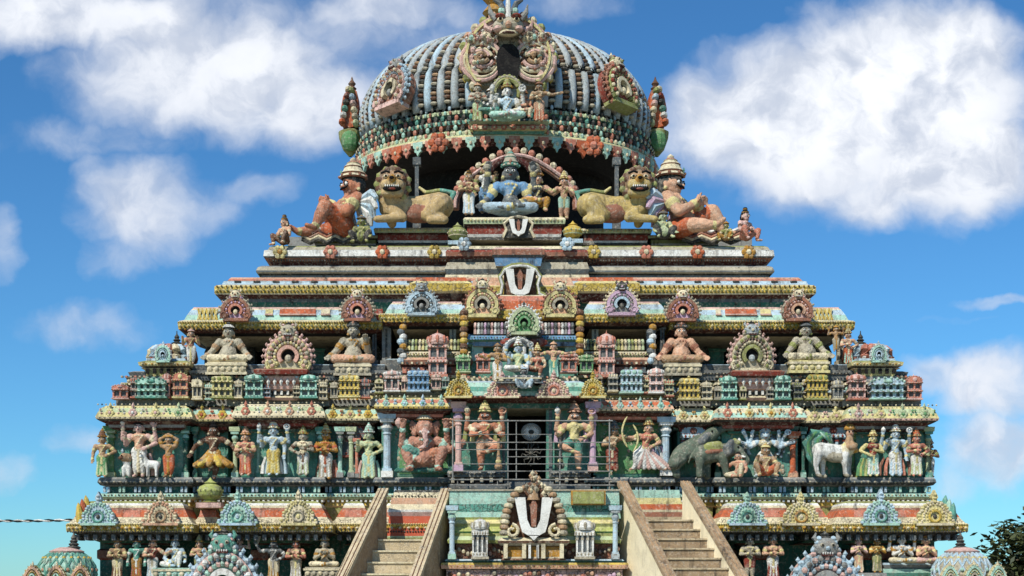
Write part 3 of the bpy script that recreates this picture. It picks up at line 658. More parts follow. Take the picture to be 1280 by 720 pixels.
# ---------------------------------------------------------------- upper cornices (L3, L4) and stepped mouldings
b = MB(); d = 31.75
Lcols = [(-16, 418, 'soot'), (-10, 415, 'dred'), (-1, 412, 'dgrey'), (0, 411.5, 'yellow*'), (1, 402.5, 'lemon'), (-2, 400.5, 'cream'), (-6, 399, 'mint'), (-9, 392, 'sky'), (-13, 385, 'cream'), (-15, 383, 'pink'), (-16, 381, 'grey')]
bay(b, 223, 477, d, Lcols, 2.4); bay(b, 838, 1068, d, Lcols, 2.4)
L2 = [(o, p-9 if p > 400 else p-7, m) for o, p, m in Lcols]
bay(b, 474, 592, d-.03, L2, 2.4); bay(b, 722, 841, d-.03, L2, 2.4)
bay(b, 588, 726, d-.2, [(-18, 405, 'soot'), (-4, 400, 'ochre'), (0, 398, 'yellow*'), (0, 388, 'lemon'), (-4, 386, 'orange'), (-6, 375, 'salmon'), (-10, 368, 'cream'), (-14, 366, 'grey')], 2.4)
for x0, x1, py in ((223, 477, 407), (838, 1068, 407), (474, 592, 398), (722, 841, 398)):
    beads(b, x0, x1, py, d-.05, 2.2, 5, 'lemon', 'olive'); beads(b, x0, x1, py-5, d-.04, 1.4, 3.2, 'cream'); beads(b, x0, x1, py+4.5, d-.03, 1.5, 3.4, 'ochre', 'dgrey')
for x0, x1, m in ((330, 340, 'lemon'), (348, 394, 'orange'), (400, 412, 'cream'), (462, 478, 'red'), (908, 948, 'orange'), (896, 903, 'cream'), (952, 966, 'lemon'), (820, 838, 'peach')):
    s = S(d); b.box(X(x0, d), X(x1, d), Y(d)+7*s, Y(d)+16*s, Z(398.5, d), Z(384, d), m, .5*s, 4*s)
    b.box(X(x0, d), X(x1, d), Y(d)+5.5*s, Y(d)+16*s, Z(392.5, d), Z(391, d), 'pink')
for px, sg in ((258, -1), (1030, 1)):                  # yellow lattice ends
    s = S(d)
    for k in range(5):
        b.tube([(X(px-12+5*k, d), Y(d)+6*s, Z(399, d)), (X(px-8+5*k, d), Y(d)+10*s, Z(384, d))], 1.5*s, 'lemon', 5)
        b.tube([(X(px-8+5*k, d), Y(d)+6*s, Z(399, d)), (X(px-12+5*k, d), Y(d)+10*s, Z(384, d))], 1.5*s, 'yellow', 5)
b.build('cornice', temple)
for cx, base, w, h, pal, f in ((295, 400, 42, 40, ('lilac', 'rust', 'salmon', 'stone', 'cream'), 1), (447, 400, 42, 40, ('lilac', 'rust', 'salmon', 'stone', 'cream'), 1), (527, 393, 42, 42, ('slate', 'sky', 'grey', 'palegrey', 'grey'), 1),
        (603, 395, 44, 46, ('peach', 'lemon', 'stone', 'rust', 'cream'), 1), (700, 395, 44, 46, ('peach', 'lemon', 'stone', 'rust', 'cream'), 1), (777, 393, 42, 42, ('grey', 'lilac', 'sky', 'cream', 'dgrey'), 1),
        (853, 400, 42, 40, ('lilac', 'rust', 'salmon', 'stone', 'cream'), 1), (997, 400, 42, 40, ('pink', 'rust', 'peach', 'stone', 'cream'), 1)):
    gable(temple, cx, base, w, h, 31.5, pal, face=True, thick=6)
b = MB(); d = 32.5
bay(b, 268, 1020, d, [(-14, 386, 'dteal'), (-9, 376, 'slate'), (-8, 372, 'dred'), (-1, 368, 'cream'), (0, 366.5, 'yellow*'), (0, 358, 'lemon'), (-3, 356, 'stone'), (-8, 354, 'sky'), (-10, 349.5, 'grey'), (-14, 348, 'salmon'), (-16, 345, 'peach'), (-18, 343, 'grey')], 4.5)
beads(b, 268, 1020, 363, d-.03, 2, 4.6, 'lemon', 'olive'); beads(b, 268, 1020, 357.5, d-.02, 1.5, 6, 'ochre', 'dgrey'); dentils(b, 285, 1004, 352, d+.16, 8, 2.2, 24, 'dgrey', 1); beads(b, 300, 985, 372, d+.12, 1.3, 4, 'dgrey', 'slate')
bay(b, 585, 722, d-.3, [(-10, 376, 'dred'), (-3, 370, 'cream'), (0, 368, 'yellow*'), (0, 358, 'lemon'), (-4, 356, 'peach'), (-8, 346, 'cream')], 3.5)
bay(b, 512, 590, d-.12, [(-10, 376, 'dred'), (-3, 366, 'cream'), (0, 364, 'yellow*'), (0, 354, 'lemon'), (-6, 350, 'orange'), (-8, 345, 'cream')], 3.5)
bay(b, 718, 800, d-.12, [(-10, 376, 'dred'), (-3, 366, 'cream'), (0, 364, 'yellow*'), (0, 354, 'lemon'), (-6, 350, 'orange'), (-8, 345, 'cream')], 3.5)
b.build('cornice', temple)
b = MB(); d = 33.3
bay(b, 320, 968, d, [(0, 352, 'peach'), (-2, 347, 'dgrey'), (-6, 346, 'grey'), (-6, 343, 'dgrey'), (-2, 341.5, 'stone'), (0, 340, 'slate'), (0, 338, 'stone'), (-2, 333.5, 'grey'), (-6, 331, 'stone')], 4.5)
bay(b, 555, 738, d-.35, [(0, 350, 'cream'), (-2, 343, 'dgrey'), (-3, 341, 'slate'), (-1, 336, 'stone'), (-4, 327, 'grey')], 3.5)
d = 33.4
bay(b, 336, 961, d, [(-3, 334, 'dgrey'), (-4, 331, 'dred'), (-1, 327, 'rust'), (5, 323.5, 'dgrey'), (6, 321.5, 'white'), (5, 314, 'palegrey'), (1, 312.5, 'stone'), (-1, 308.5, 'olive'), (-6, 306, 'stone')], 4.5)
bay(b, 562, 730, d-.4, [(-3, 330, 'dgrey'), (0, 324, 'dred'), (4, 321, 'rust'), (5, 316, 'red'), (3, 313, 'dgrey'), (0, 311, 'cream'), (-3, 307, 'stone')], 3.5)
bay(b, 618, 678, d-.6, [(-2, 332, 'blue'), (0, 322, 'slate'), (3, 319, 'rust'), (3, 312, 'pink'), (-2, 309, 'stone')], 3.5)
dentils(b, 340, 957, 326, d-.02, 1.6, 2, 3.4, 'dgrey', 3)
for px, m, m2 in ((350, 'lemon', 'ochre'), (413, 'salmon', 'cream'), (478, 'orange', 'cream'), (543, 'yellow', 'cream'), (742, 'yellow', 'cream'), (808, 'salmon', 'cream'), (872, 'orange', 'cream'), (936, 'ochre', 'cream')):
    rosette(b, px, 315, 9, d-.13, m, m2)
for px in (580, 709): rosette(b, px, 305, 9, 32.8, 'sky', 'white')
b.build('terrace_moulding', temple)
b = MB(); s = S(32.7)
for sg in (-1, 1):      # arch holding the white U mark
    q = [(X(650+sg*x, 31.9), Y(31.9), Z(py, 31.9)) for x, py in ((34, 371), (24, 366), (22, 355), (25, 345), (19, 336), (10, 332), (0, 331))]
    b.tube(q, [3*s, 3.4*s, 3*s, 3*s, 3*s, 3*s, 3*s], 'olive', 8); b.tube([(x, y-.05, z-.03) for x, y, z in q], 1.6*s, 'white', 6)
b.box(X(630, 31.95), X(670, 31.95), Y(31.95), Y(31.95)+.3, Z(372, 31.95), Z(334, 31.95), 'brown')
o = b.build('emblem_arch', temple); b = MB(); namam(b, X(650, 31.85), Z(370, 31.85), Y(31.85), 36*s, 32*s, .1); b.build('white_mark', o)
# ---------------------------------------------------------------- platforms of the top storey
def plat(x0, x1, d, top, bot, m1='red', back=4):
    b = MB(); h = bot-top
    bay(b, x0, x1, d, [(0, bot, 'dgrey'), (-3, bot-h*.16, 'white'), (-2, bot-h*.28, m1), (-2, bot-h*.62, 'dred'), (2, bot-h*.7, 'palegreen'), (3, top+h*.1, 'cream'), (1, top, 'stone')], back)
    beads(b, x0, x1, top+h*.12, d-.06, 1.9, 4.6, 'cream', 'lemon')
    b.build('platform', temple)
plat(470, 562, 34.2, 285, 306); plat(728, 812, 34.2, 286, 306)
plat(582, 704, 33.8, 272, 300, 'red', 4)
plat(392, 472, 34.3, 294, 308, 'olive', 4); plat(812, 900, 34.3, 294, 308, 'olive', 4)
b = MB()
for x0, x1, sl in ((378, 440, -1), (852, 925, 1)):      # zigzag cloth bands on the corner seats
    d = 34.0
    for k, m in enumerate(('white', 'dred', 'rust', 'cream', 'dgrey')):
        pts = [(X(x0+(x1-x0)*t/6, d), Y(d)-.02*k, Z(288+k*3.6+(2.5 if t % 2 else -2.5), d)) for t in range(7)]
        b.tube(pts, 2.6*S(d), m, 6)
    b.build('zigzag_band', temple); b = MB()

for sg, cx in ((0, 648),):
    b = MB(); d = 33.15; s = S(d)
    b.prism([(X(cx+a, d), Z(py, d)) for a, py in ((-18, 297), (18, 297), (16, 276), (8, 271), (-8, 271), (-16, 276))], Y(d), Y(d)+.3, 'dgrey')
    for q in (-1, 1): b.tube([(X(cx+q*a, d), Y(d)-.02, Z(py, d)) for a, py in ((20, 297), (15, 288), (18, 280), (10, 273), (0, 271))], 2*s, 'cream', 6)
    o = b.build('emblem_arch', temple); b = MB(); namam(b, X(cx, d), Z(294, d), Y(d)-.03, 24*s, 19*s, .06); b.build('white_mark', o)
# ---------------------------------------------------------------- neck, eave and dome
DX = X(631, YC); DY = 9.4
A0, B0 = 4.2, 3.3                                      # half axes of the dome in plan
def eavez(py): return Z(py, 36.1)
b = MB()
b.lathe([(1, 0), (1, 2.9)], (DX, DY, Z(300, 35.5)-.1), 'soot', 40, 2.7, 1.6)  # near-black paint stands in for the deep shade of the hollow neck
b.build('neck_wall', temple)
for px, d in ((521, 35.9), (771, 35.9)):
    s = S(d); b = MB(); b.box(X(px-2.4, d), X(px+2.4, d), Y(d), Y(d)+6*s, Z(290, d), Z(196, d), 'slate')
    b.box(X(px-5, d), X(px+5, d), Y(d)-1.5*s, Y(d)+10*s, Z(206, d), Z(197, d), 'slate'); b.box(X(px-5, d), X(px+5, d), Y(d)-1.5*s, Y(d)+10*s, Z(290, d), Z(276, d), 'slate'); b.build('pillar', temple)
z0 = Z(173, 36.0)                                      # eave edge height
b = MB()
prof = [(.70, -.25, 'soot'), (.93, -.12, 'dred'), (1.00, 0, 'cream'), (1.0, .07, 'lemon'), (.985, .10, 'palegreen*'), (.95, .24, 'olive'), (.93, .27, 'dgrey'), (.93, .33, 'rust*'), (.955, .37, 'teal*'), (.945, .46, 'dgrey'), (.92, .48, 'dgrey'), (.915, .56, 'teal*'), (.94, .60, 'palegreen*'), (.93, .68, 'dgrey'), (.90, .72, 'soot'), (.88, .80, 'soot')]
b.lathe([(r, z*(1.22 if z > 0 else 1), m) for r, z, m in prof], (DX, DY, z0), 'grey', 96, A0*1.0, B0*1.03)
b.lathe([(.0, -.2), (.72, -.2)], (DX, DY, z0), 'soot', 96, A0*1.0, B0*1.03)  # near-black underside, shade below the eave painted into it
for rr, zz, n, sz, cs in ((.975, .17, 120, .055, ('salmon', 'cream', 'mint', 'cream')), (.955, .30, 96, .07, ('salmon', 'dgrey', 'mint', 'dgrey')), (.965, .41, 140, .045, ('cream', 'dgrey')), (.935, .53, 96, .07, ('teal', 'dgrey', 'salmon', 'dgrey')), (.945, .63, 130, .05, ('mint', 'rust', 'palegreen', 'dgrey')), (.925, .74, 110, .055, ('dgrey', 'slate', 'sky', 'dgrey'))):
    n = int(n*1.35)
    for k in range(n):
        a = 2*math.pi*k/n; x, y = DX+A0*1.0*rr*math.cos(a), DY+B0*1.03*rr*math.sin(a)
        b.ball((x, y, z0+zz*1.22), (sz*.82, sz*.95, sz*1.2), cs[k % len(cs)], 6, 4)
o_eave = b.build('eave', temple)
b = MB(); n = 72                                       # hanging leaf fringe
for k in range(n):
    a = 2*math.pi*(k+.5)/n; ca, sa = math.cos(a), math.sin(a)
    x, y = DX+A0*1.0*.998*ca, DY+B0*1.03*.998*sa; tx, ty = -A0*sa, B0*ca; L = math.hypot(tx, ty); tx /= L; ty /= L; nx, ny = ty, -tx
    m = ('salmon', 'mint')[k % 2]; w, h = .135, .36
    big = k % 14 == 3
    if big: w, h, m = .19, .44, 'orange'
    pts = [(-1, 0), (-1, .35), (-.6, .45), (-.75, .65), (-.3, .75), (0, 1), (.3, .75), (.75, .65), (.6, .45), (1, .35), (1, 0)]
    v = [(x+tx*w*p+nx*.02, y+ty*w*p+ny*.02, z0+.06-h*q) for p, q in pts] + [(x+tx*w*p-nx*.05, y+ty*w*p-ny*.05, z0+.06-h*q) for p, q in pts]
    m_ = len(pts)
    b.add(v, [tuple(range(m_)), tuple(range(2*m_-1, m_-1, -1))]+[(i, m_+i, m_+(i+1) % m_, (i+1) % m_) for i in range(m_)], m)
    b.ball((x+nx*.03, y+ny*.03, z0-h*.25), (.04, .04, .05), 'cream', 6, 4)
b.build('leaf_fringe', o_eave)
for px, py in ((548, 176), (742, 180)):
    b = MB(); rosette(b, px, py+2, 13, 36.0 if px < 600 else 36.1, 'orange', 'salmon'); b.build('rosette', o_eave)
# ribbed dome
ZC = Z(163, YC); CC = 2.35; b = MB(); bd = MB()
b.lathe([((math.cos(R(t))**.8)*.97, CC*.97*math.sin(R(t))) for t in range(-8, 91, 6)], (DX, DY, ZC), 'slate', 72, A0*.925, B0*.96)
NR = 64
for k in range(NR):
    a = 2*math.pi*(k+.5)/NR; ca, sa = math.cos(a), math.sin(a)
    pr = []; rd = []
    for t in range(-9, 88, 6):
        c_, s_ = math.cos(R(t))**.8 if t > 0 else 1+t*.002, math.sin(R(t)); fl = 1 + 0
        pr.append((DX+A0*.93*c_*ca*fl, DY+B0*.965*c_*sa*fl, ZC+CC*.985*s_)); rd.append(.112*max(.15, c_)**.85)
    b.tube(pr, rd, 'palegrey' if k % 3 else 'sky', 7)
    a2 = 2*math.pi*k/NR; ca, sa = math.cos(a2), math.sin(a2)
    for q in range(30):
        t = R(-5+q*3.1); c_, s_ = math.cos(t)**.8, math.sin(t)
        bd.ball((DX+A0*.935*c_*ca, DY+B0*.97*c_*sa, ZC+CC*.985*s_), (.10*max(.2, c_), .07*max(.2, c_), .05), ('stone', 'brown', 'tan', 'dgrey')[(q) % 4] if k % 3 else ('stone', 'dgrey', 'brown', 'dgrey')[q % 4], 6, 4)
o_dome = b.build('ribbed_dome', temple, True); bd.build('bead_string', o_dome)
# big front horseshoe with the lion mask
d = 35.95; s = S(d); y = Y(d)
W_, cx0 = 114, 635
oz = Z(108, d); o, c, ry = horseshoe(W_*s, 88*s, X(cx0, d), oz, 0.15)
b = MB(); b.prism(o, y-.05, y+.9, 'stone*'); root = b.build('horseshoe_gable', temple)
b = MB(); b.band(o, c, .78, .98, y-.2, y, 'pink'); b.band(o, c, .88, .93, y-.26, y-.1, 'lemon')
for k in range(1, 40, 2):
    x_, z_ = o[k]; b.ball((c[0]+(x_-c[0])*1.0, y-.08, c[1]+(z_-c[1])*1.0), (.12, .14, .12), ('cream', 'olive', 'peach')[k % 3], 6, 4)
    b.gem((c[0]+(x_-c[0])*1.05, y, c[1]+(z_-c[1])*1.05), (.08, .08, .12), 'yellow')
b.build('scalloped_edge', root)
for sg in (-1, 1):                                    # paired makara scrolls
    b = MB()
    for (ux, uy, r0, cs) in ((33, 76, 22, ('cream', 'pink', 'tan')), (26, 50, 13, ('pink', 'stone', 'cream')), (43, 52, 10, ('peach', 'cream', 'rust'))):
        for q, m in enumerate(cs):
            r = r0*(1-.3*q); pts = []
            for k in range(13):
                t = R(200+k*27) if sg > 0 else R(-20-k*27); rr = r*(1-.035*k)
                pts.append((X(cx0+sg*ux, d)+rr*s*math.cos(t)*sg*(1 if sg > 0 else -1), y-.16-.05*q, Z(uy, d)+rr*.8*s*math.sin(t)))
            b.tube(pts, 2.7*s, m, 6)
        rq = random.Random(int(ux*10+sg))
        for k in range(9): b.ball((X(cx0+sg*ux, d)+rq.uniform(-.5, .5)*r0*s, y-.2-rq.uniform(0, .08), Z(uy, d)+rq.uniform(-.45, .45)*r0*s), (rq.uniform(1.8, 4)*s, .10, rq.uniform(1.6, 4.5)*s), rq.choice(['stone', 'pink', 'mint', 'tan', 'cream']), 7, 4)
        for k in range(12):
            t = 2*math.pi*k/12; b.gem((X(cx0+sg*ux, d)+r0*.82*s*math.cos(t), y-.22, Z(uy, d)+r0*.66*s*math.sin(t)), .05, ('white', 'rust')[k % 2])
    b.build('scroll_relief', root)
for sg in (-1, 1):                                    # rounded lower lobes with a rope rim
    b = MB(); cc = (X(cx0+sg*33, d), Z(79, d)); rx, rz = 25*s, 24*s
    pts = [(cc[0]+rx*math.cos(2*math.pi*k/28), cc[1]+rz*math.sin(2*math.pi*k/28)) for k in range(28)]
    b.prism(pts, y-.12, y+.5, 'brown*')
    b.tube([(x_, y-.16, z_) for x_, z_ in pts+pts[:1]], 3*s, 'pink', 7); b.tube([(cc[0]+(x_-cc[0])*.86, y-.2, cc[1]+(z_-cc[1])*.86) for x_, z_ in pts+pts[:1]], 1.6*s, 'cream', 6)
    b.build('lobe', root)
b = MB(); b.prism([(X(cx0+a, d), Z(p, d)) for a, p in ((-11, 108), (11, 108), (15, 82), (13, 68), (6, 60), (-6, 60), (-13, 68), (-15, 82))], y-.27, y-.1, 'soot'); b.build('dark_niche', root)  # flat near-black plate, shade of the opening painted on
b = MB(); q = lambda a, p, o_=.3: (X(cx0+a, d), y-o_, Z(p, d))
b.ball(q(0, 40), (20*s, .3, 12*s), 'stone', 14, 8)
for sg in (-1, 1):
    b.ball(q(sg*10, 35, .52), (4.4*s, .1, 3*s), 'cream', 8, 5); b.ball(q(sg*10, 35, .62), (2.0*s, .05, 2.0*s), 'black', 8, 5)
    b.ball(q(sg*10, 30, .5), (7*s, .14, 3*s), 'red', 8, 4); b.ball(q(sg*13, 45, .45), (6*s, .15, 4*s), 'pink', 8, 5)
    b.tube([q(sg*15, 30), q(sg*22, 22), q(sg*24, 12)], [4*s, 3.4*s, 1*s], 'grey', 8)
    b.tube([q(sg*20, 44), q(sg*28, 40), q(sg*30, 32)], [4*s, 3*s, 1*s], 'pink', 7)
b.ball(q(0, 42, .6), (4*s, .12, 4.5*s), 'peach', 8, 5); b.ball(q(0, 51, .5), (12*s, .14, 4*s), 'cream', 10, 5); b.ball(q(0, 52, .56), (9*s, .12, 1.8*s), 'dred', 10, 5)
b.tube([q(0, 28), q(0, 8), q(0, -6)], [4*s, 3*s, .8*s], 'white', 8)
for sg in (-1, 1): b.tube([q(sg*5, 22), q(sg*10, 10), q(sg*17, 6), q(sg*16, 0)], [4*s, 3.6*s, 2.2*s, .8*s], 'slate', 7)
for sg in (-1, 1): b.ball(q(sg*8, 20, .3), 5*s, 'mint', 7, 5)
b.build('lion_face', root)
b = MB(); ra = [(X(628, YC-.3), 8.9, ZC+2.5)]          # row of brass pots along the ridge, one showing behind the mask
b.lathe([(.18, 0), (.3, .1), (.14, .3), (.32, .5), (.36, .7), (.15, .95), (.2, 1.05), (.05, 1.4), (.001, 1.6)], (X(617, 38), 8.0, ZC+2.55), 'ochre', 14)
b.build('finial', o_dome)
# side horseshoes, seen aslant, with their masks
def slant_gable(px, py, d, ang, w, h, pal):
    tmp = gable(None, 600, 730, w, h, 30.0, pal, face=True, thick=10)
    k = d/30.0
    Mx = Matrix.Translation((X(px, d), Y(d), Z(py, d))) @ Matrix.Rotation(ang, 4, 'Z') @ Matrix.Rotation(R(-14), 4, 'X') @ Matrix.Scale(k, 4)
    for ob in [tmp]+list(tmp.children): ob.data.transform(Mx)
    for ob in tmp.children: ob.location = (0, 0, 0)
    attach(tmp, temple)
slant_gable(489, 134, 36.9, R(-48), 62, 66, ('rust', 'pink', 'cream', 'sky', 'grey'))
slant_gable(777, 132, 36.9, R(48), 62, 66, ('red', 'olive', 'cream', 'rust', 'cream'))
for px, sg in ((438, -1), (821, 1)):                   # end blocks of the dome: green corbel, red and striped back, knob
    d = 39.2; s = S(d); b = MB()
    b.lathe([(2*s, 0), (9*s, 8*s), (14*s, 22*s), (15*s, 30*s), (10*s, 33*s)], (X(px, d), Y(d), Z(196, d)), 'olive', 14)
    b.ball((X(px, d), Y(d)-.2, Z(178, d)), (11*s, 9*s, 14*s), 'green', 10, 6)
    pts = [(0, 163), (-9, 160), (-11, 140), (-8, 124), (0, 112), (9, 118), (11, 140), (9, 160)]
    b.prism([(X(px+a*sg*-1, d), Z(p, d)) for a, p in pts], Y(d)-.25, Y(d)+.6, 'orange')
    for k in range(6):
        b.ball((X(px+sg*(9-k*1.6), d), Y(d)-.2, Z(156-k*8, d)), (5*s, .25, 4.4*s), ('orange', 'white', 'teal', 'dgrey', 'red', 'cream')[k], 8, 5)
        b.ball((X(px-sg*(8-k*1.2), d), Y(d)-.25, Z(158-k*8, d)), (4.6*s, .22, 4.6*s), ('palegreen', 'stone', 'cream', 'pink', 'sky', 'olive')[k], 8, 5)
    b.lathe([(4*s, 0), (6*s, 3*s), (3*s, 6*s), (5*s, 9*s), (2*s, 13*s), (.01, 18*s)], (X(px+sg*-2, d), Y(d), Z(114, d)), 'brown', 10)
    b.build('end_block', temple)
# throne back arch behind the top middle group
b = MB(); d = 34.9; s = S(d); pts = []
for k in range(25):
    t = math.pi*k/24; pts.append((X(645-76*math.cos(t), d), Y(d), Z(262-52*math.sin(t)**.8-14*max(0, math.sin(t))**6, d)))
b.tube(pts, 5.2*s, 'rust', 8); b.tube([(x, y-.1, z+.02) for x, y, z in pts], 2.2*s, 'pink', 6)
for k in range(2, 23): x, y, z = pts[k]; b.ball((x, y-.06, z+.14), .09, ('salmon', 'cream')[k % 2], 6, 4)
pts = [(X(638-28*math.cos(math.pi*k/14), d), Y(d)-.1, Z(226-26*math.sin(math.pi*k/14), d)) for k in range(15)]
b.tube(pts, 4*s, 'dred', 8)
b.build('throne_arch', temple)
b = MB(); d = 36.2                                     # plinth of the little group on the dome front
bay(b, 588, 684, d-.28, [(-6, 166, 'teal'), (-3, 163, 'lemon'), (0, 161, 'cream'), (-1, 157, 'rust'), (-2, 155, 'palegreen'), (2, 152, 'cream')], 1.2)
for px in rowpts(588, 684, 12): rosette(b, px, 159, 4, d-.3, ('salmon', 'mint')[int(px) % 2], 'cream')
b.build('platform', temple)
# ---------------------------------------------------------------- middle block between the two stairs
b = MB(); d = 29.2; s = S(d)
bay(b, 558, 778, d, [(0, 880, 'grey'), (0, 730, 'rust'), (0, 727, 'pink*'), (0, 712, 'dgrey'), (6, 711, 'peach'), (7, 706, 'yellow'), (6, 703.5, 'dgrey'), (0, 703, 'teal'), (2, 701, 'sky'), (0, 699, 'stone'), (-12, 698.5, 'dred'), (-12, 697, 'rust*'), (-12, 680, 'dgrey'), (-2, 679, 'lime'), (-1, 675, 'palegreen'), (-5, 670, 'olive'), (-6, 666, 'green'), (-4, 664, 'lime'), (-9, 658, 'olive'), (-8, 654, 'lemon'), (-12, 649, 'lime'), (-11, 646, 'grey')], 1.6, 'grey')
rnd = random.Random(3)
for px in rowpts(560, 776, 5.5):
    b.ball((X(px, d), Y(d)-.02, Z(720+rnd.uniform(-4, 4), d)), (3*s, 3*s, 3.4*s), rnd.choice(['salmon', 'cream', 'lilac', 'stone', 'brown', 'peach']), 6, 4)
    b.ball((X(px, d), Y(d)+10*s, Z(689+rnd.uniform(-4, 4), d)), (2.6*s, 3*s, 3*s), rnd.choice(['pink', 'cream', 'brown', 'stone']), 6, 4)
beads(b, 558, 778, 708, d-.1, 1.5, 4, 'lemon', 'ochre')
b.build('middle_block', temple)
b = MB(); d = 29.45                                   # blue-green painted parapet above it
bay(b, 560, 776, d, [(0, 648, 'mint'), (-1, 640, 'teal*'), (-1.5, 630, 'mint'), (-2, 614, 'grey'), (0, 613.5, 'stone'), (0, 611.5, 'grey')], .5)
b.build('parapet', temple)
b = MB(); d = 29.3; s = S(d)
b.box(X(714, d), X(757, d), Y(d), Y(d)+.14, Z(631, d), Z(613, d), 'ochre'); b.box(X(716, d), X(755, d), Y(d)-.02, Y(d)+.1, Z(629.5, d), Z(614.5, d), 'olive')
b.build('mosaic_panel', temple)
for cx, m, m2 in ((565, 'sky', 'mint'), (769, 'sky', 'palegrey')): pilaster(temple, cx, 699, 632, 8, 29.15, m, m2)
for cx in (600, 731):
    minishrine(temple, cx, 699, 24, 56, 29.05, 'white', 'dome', 'stone', 3, 1, name='white_turret')
# emblem: scrolled arch with the large white mark
em = empty('emblem_arch', (X(665, 28.95), Y(28.95), Z(699, 28.95)))
tag(em, 'brown scrolled arch with large white U mark and flame top between the two stairs', 'emblem')
d = 29.0; s = S(d); b = MB()
bay(b, 626, 708, d, [(0, 700, 'brown'), (-2, 698, 'stone'), (-4, 696, 'ochre'), (-4, 683, 'dgrey'), (0, 682, 'stone'), (3, 679, 'brown'), (4, 676, 'cream'), (0, 672, 'brown')], .6)
for px in (632, 655, 679, 702): b.box(X(px-2.5, d), X(px+2.5, d), Y(d)-.07, Y(d)+.2, Z(698, d), Z(680, d), 'cream')
for px in (662, 672): b.box(X(px-1.5, d), X(px+1.5, d), Y(d)-.05, Y(d)+.2, Z(698, d), Z(681, d), 'white')
b.build('pedestal', em)
o, c, ry = horseshoe(72*s, 70*s, X(667, d), Z(674, d), .35)
b = MB(); b.prism(o, Y(d)+.1, Y(d)+.35, 'brown'); b.build('back_plate', em)
b = MB()
for sg in (-1, 1):
    for k in range(9):                                # ribbed serpent body up each side
        t = k/8; px = 667+sg*(37-3*t-16*t**3); py = 666-54*t
        b.ball((X(px, d), Y(d)-.03, Z(py, d)), (6.2*s, .14, 4.2*s), ('stone', 'tan', 'cream')[k % 3], 8, 5)
    for k in range(10):
        t = R(90+k*40); r = 9*(1-.07*k); t2 = R(90+(k+1)*40); r2 = 9*(1-.07*(k+1))
        b.tube([(X(667+sg*27, d)+sg*r*s*math.cos(t), Y(d)-.1, Z(664, d)+r*s*math.sin(t)), (X(667+sg*27, d)+sg*r2*s*math.cos(t2), Y(d)-.1, Z(664, d)+r2*s*math.sin(t2))], 2.2*s, 'cream', 6)
    b.ball((X(667+sg*24, d), Y(d), Z(660, d)), (6*s, .1, 5*s), 'yellow', 8, 5)
rnd = random.Random(5)
for k in range(46):                                   # leafy flame crest
    t = rnd.random(); px = 667+rnd.uniform(-1, 1)*(22*(1-t)+2); py = 622-30*t
    b.gem((X(px, d), Y(d)-.06+rnd.uniform(-.045, .045), Z(py, d)), (3*s, 2.5*s, 4.2*s), rnd.choice(['stone', 'tan', 'brown', 'cream']))
b.tube([(X(667, d), Y(d), Z(625, d)), (X(667, d), Y(d), Z(592, d))], [8*s, .8*s], 'tan', 8)
b.build('scrolled_border', em)
b = MB(); namam(b, X(667, d), Z(670, d), Y(d)+.02, 48*s, 48*s, .13); b.build('white_mark', em)
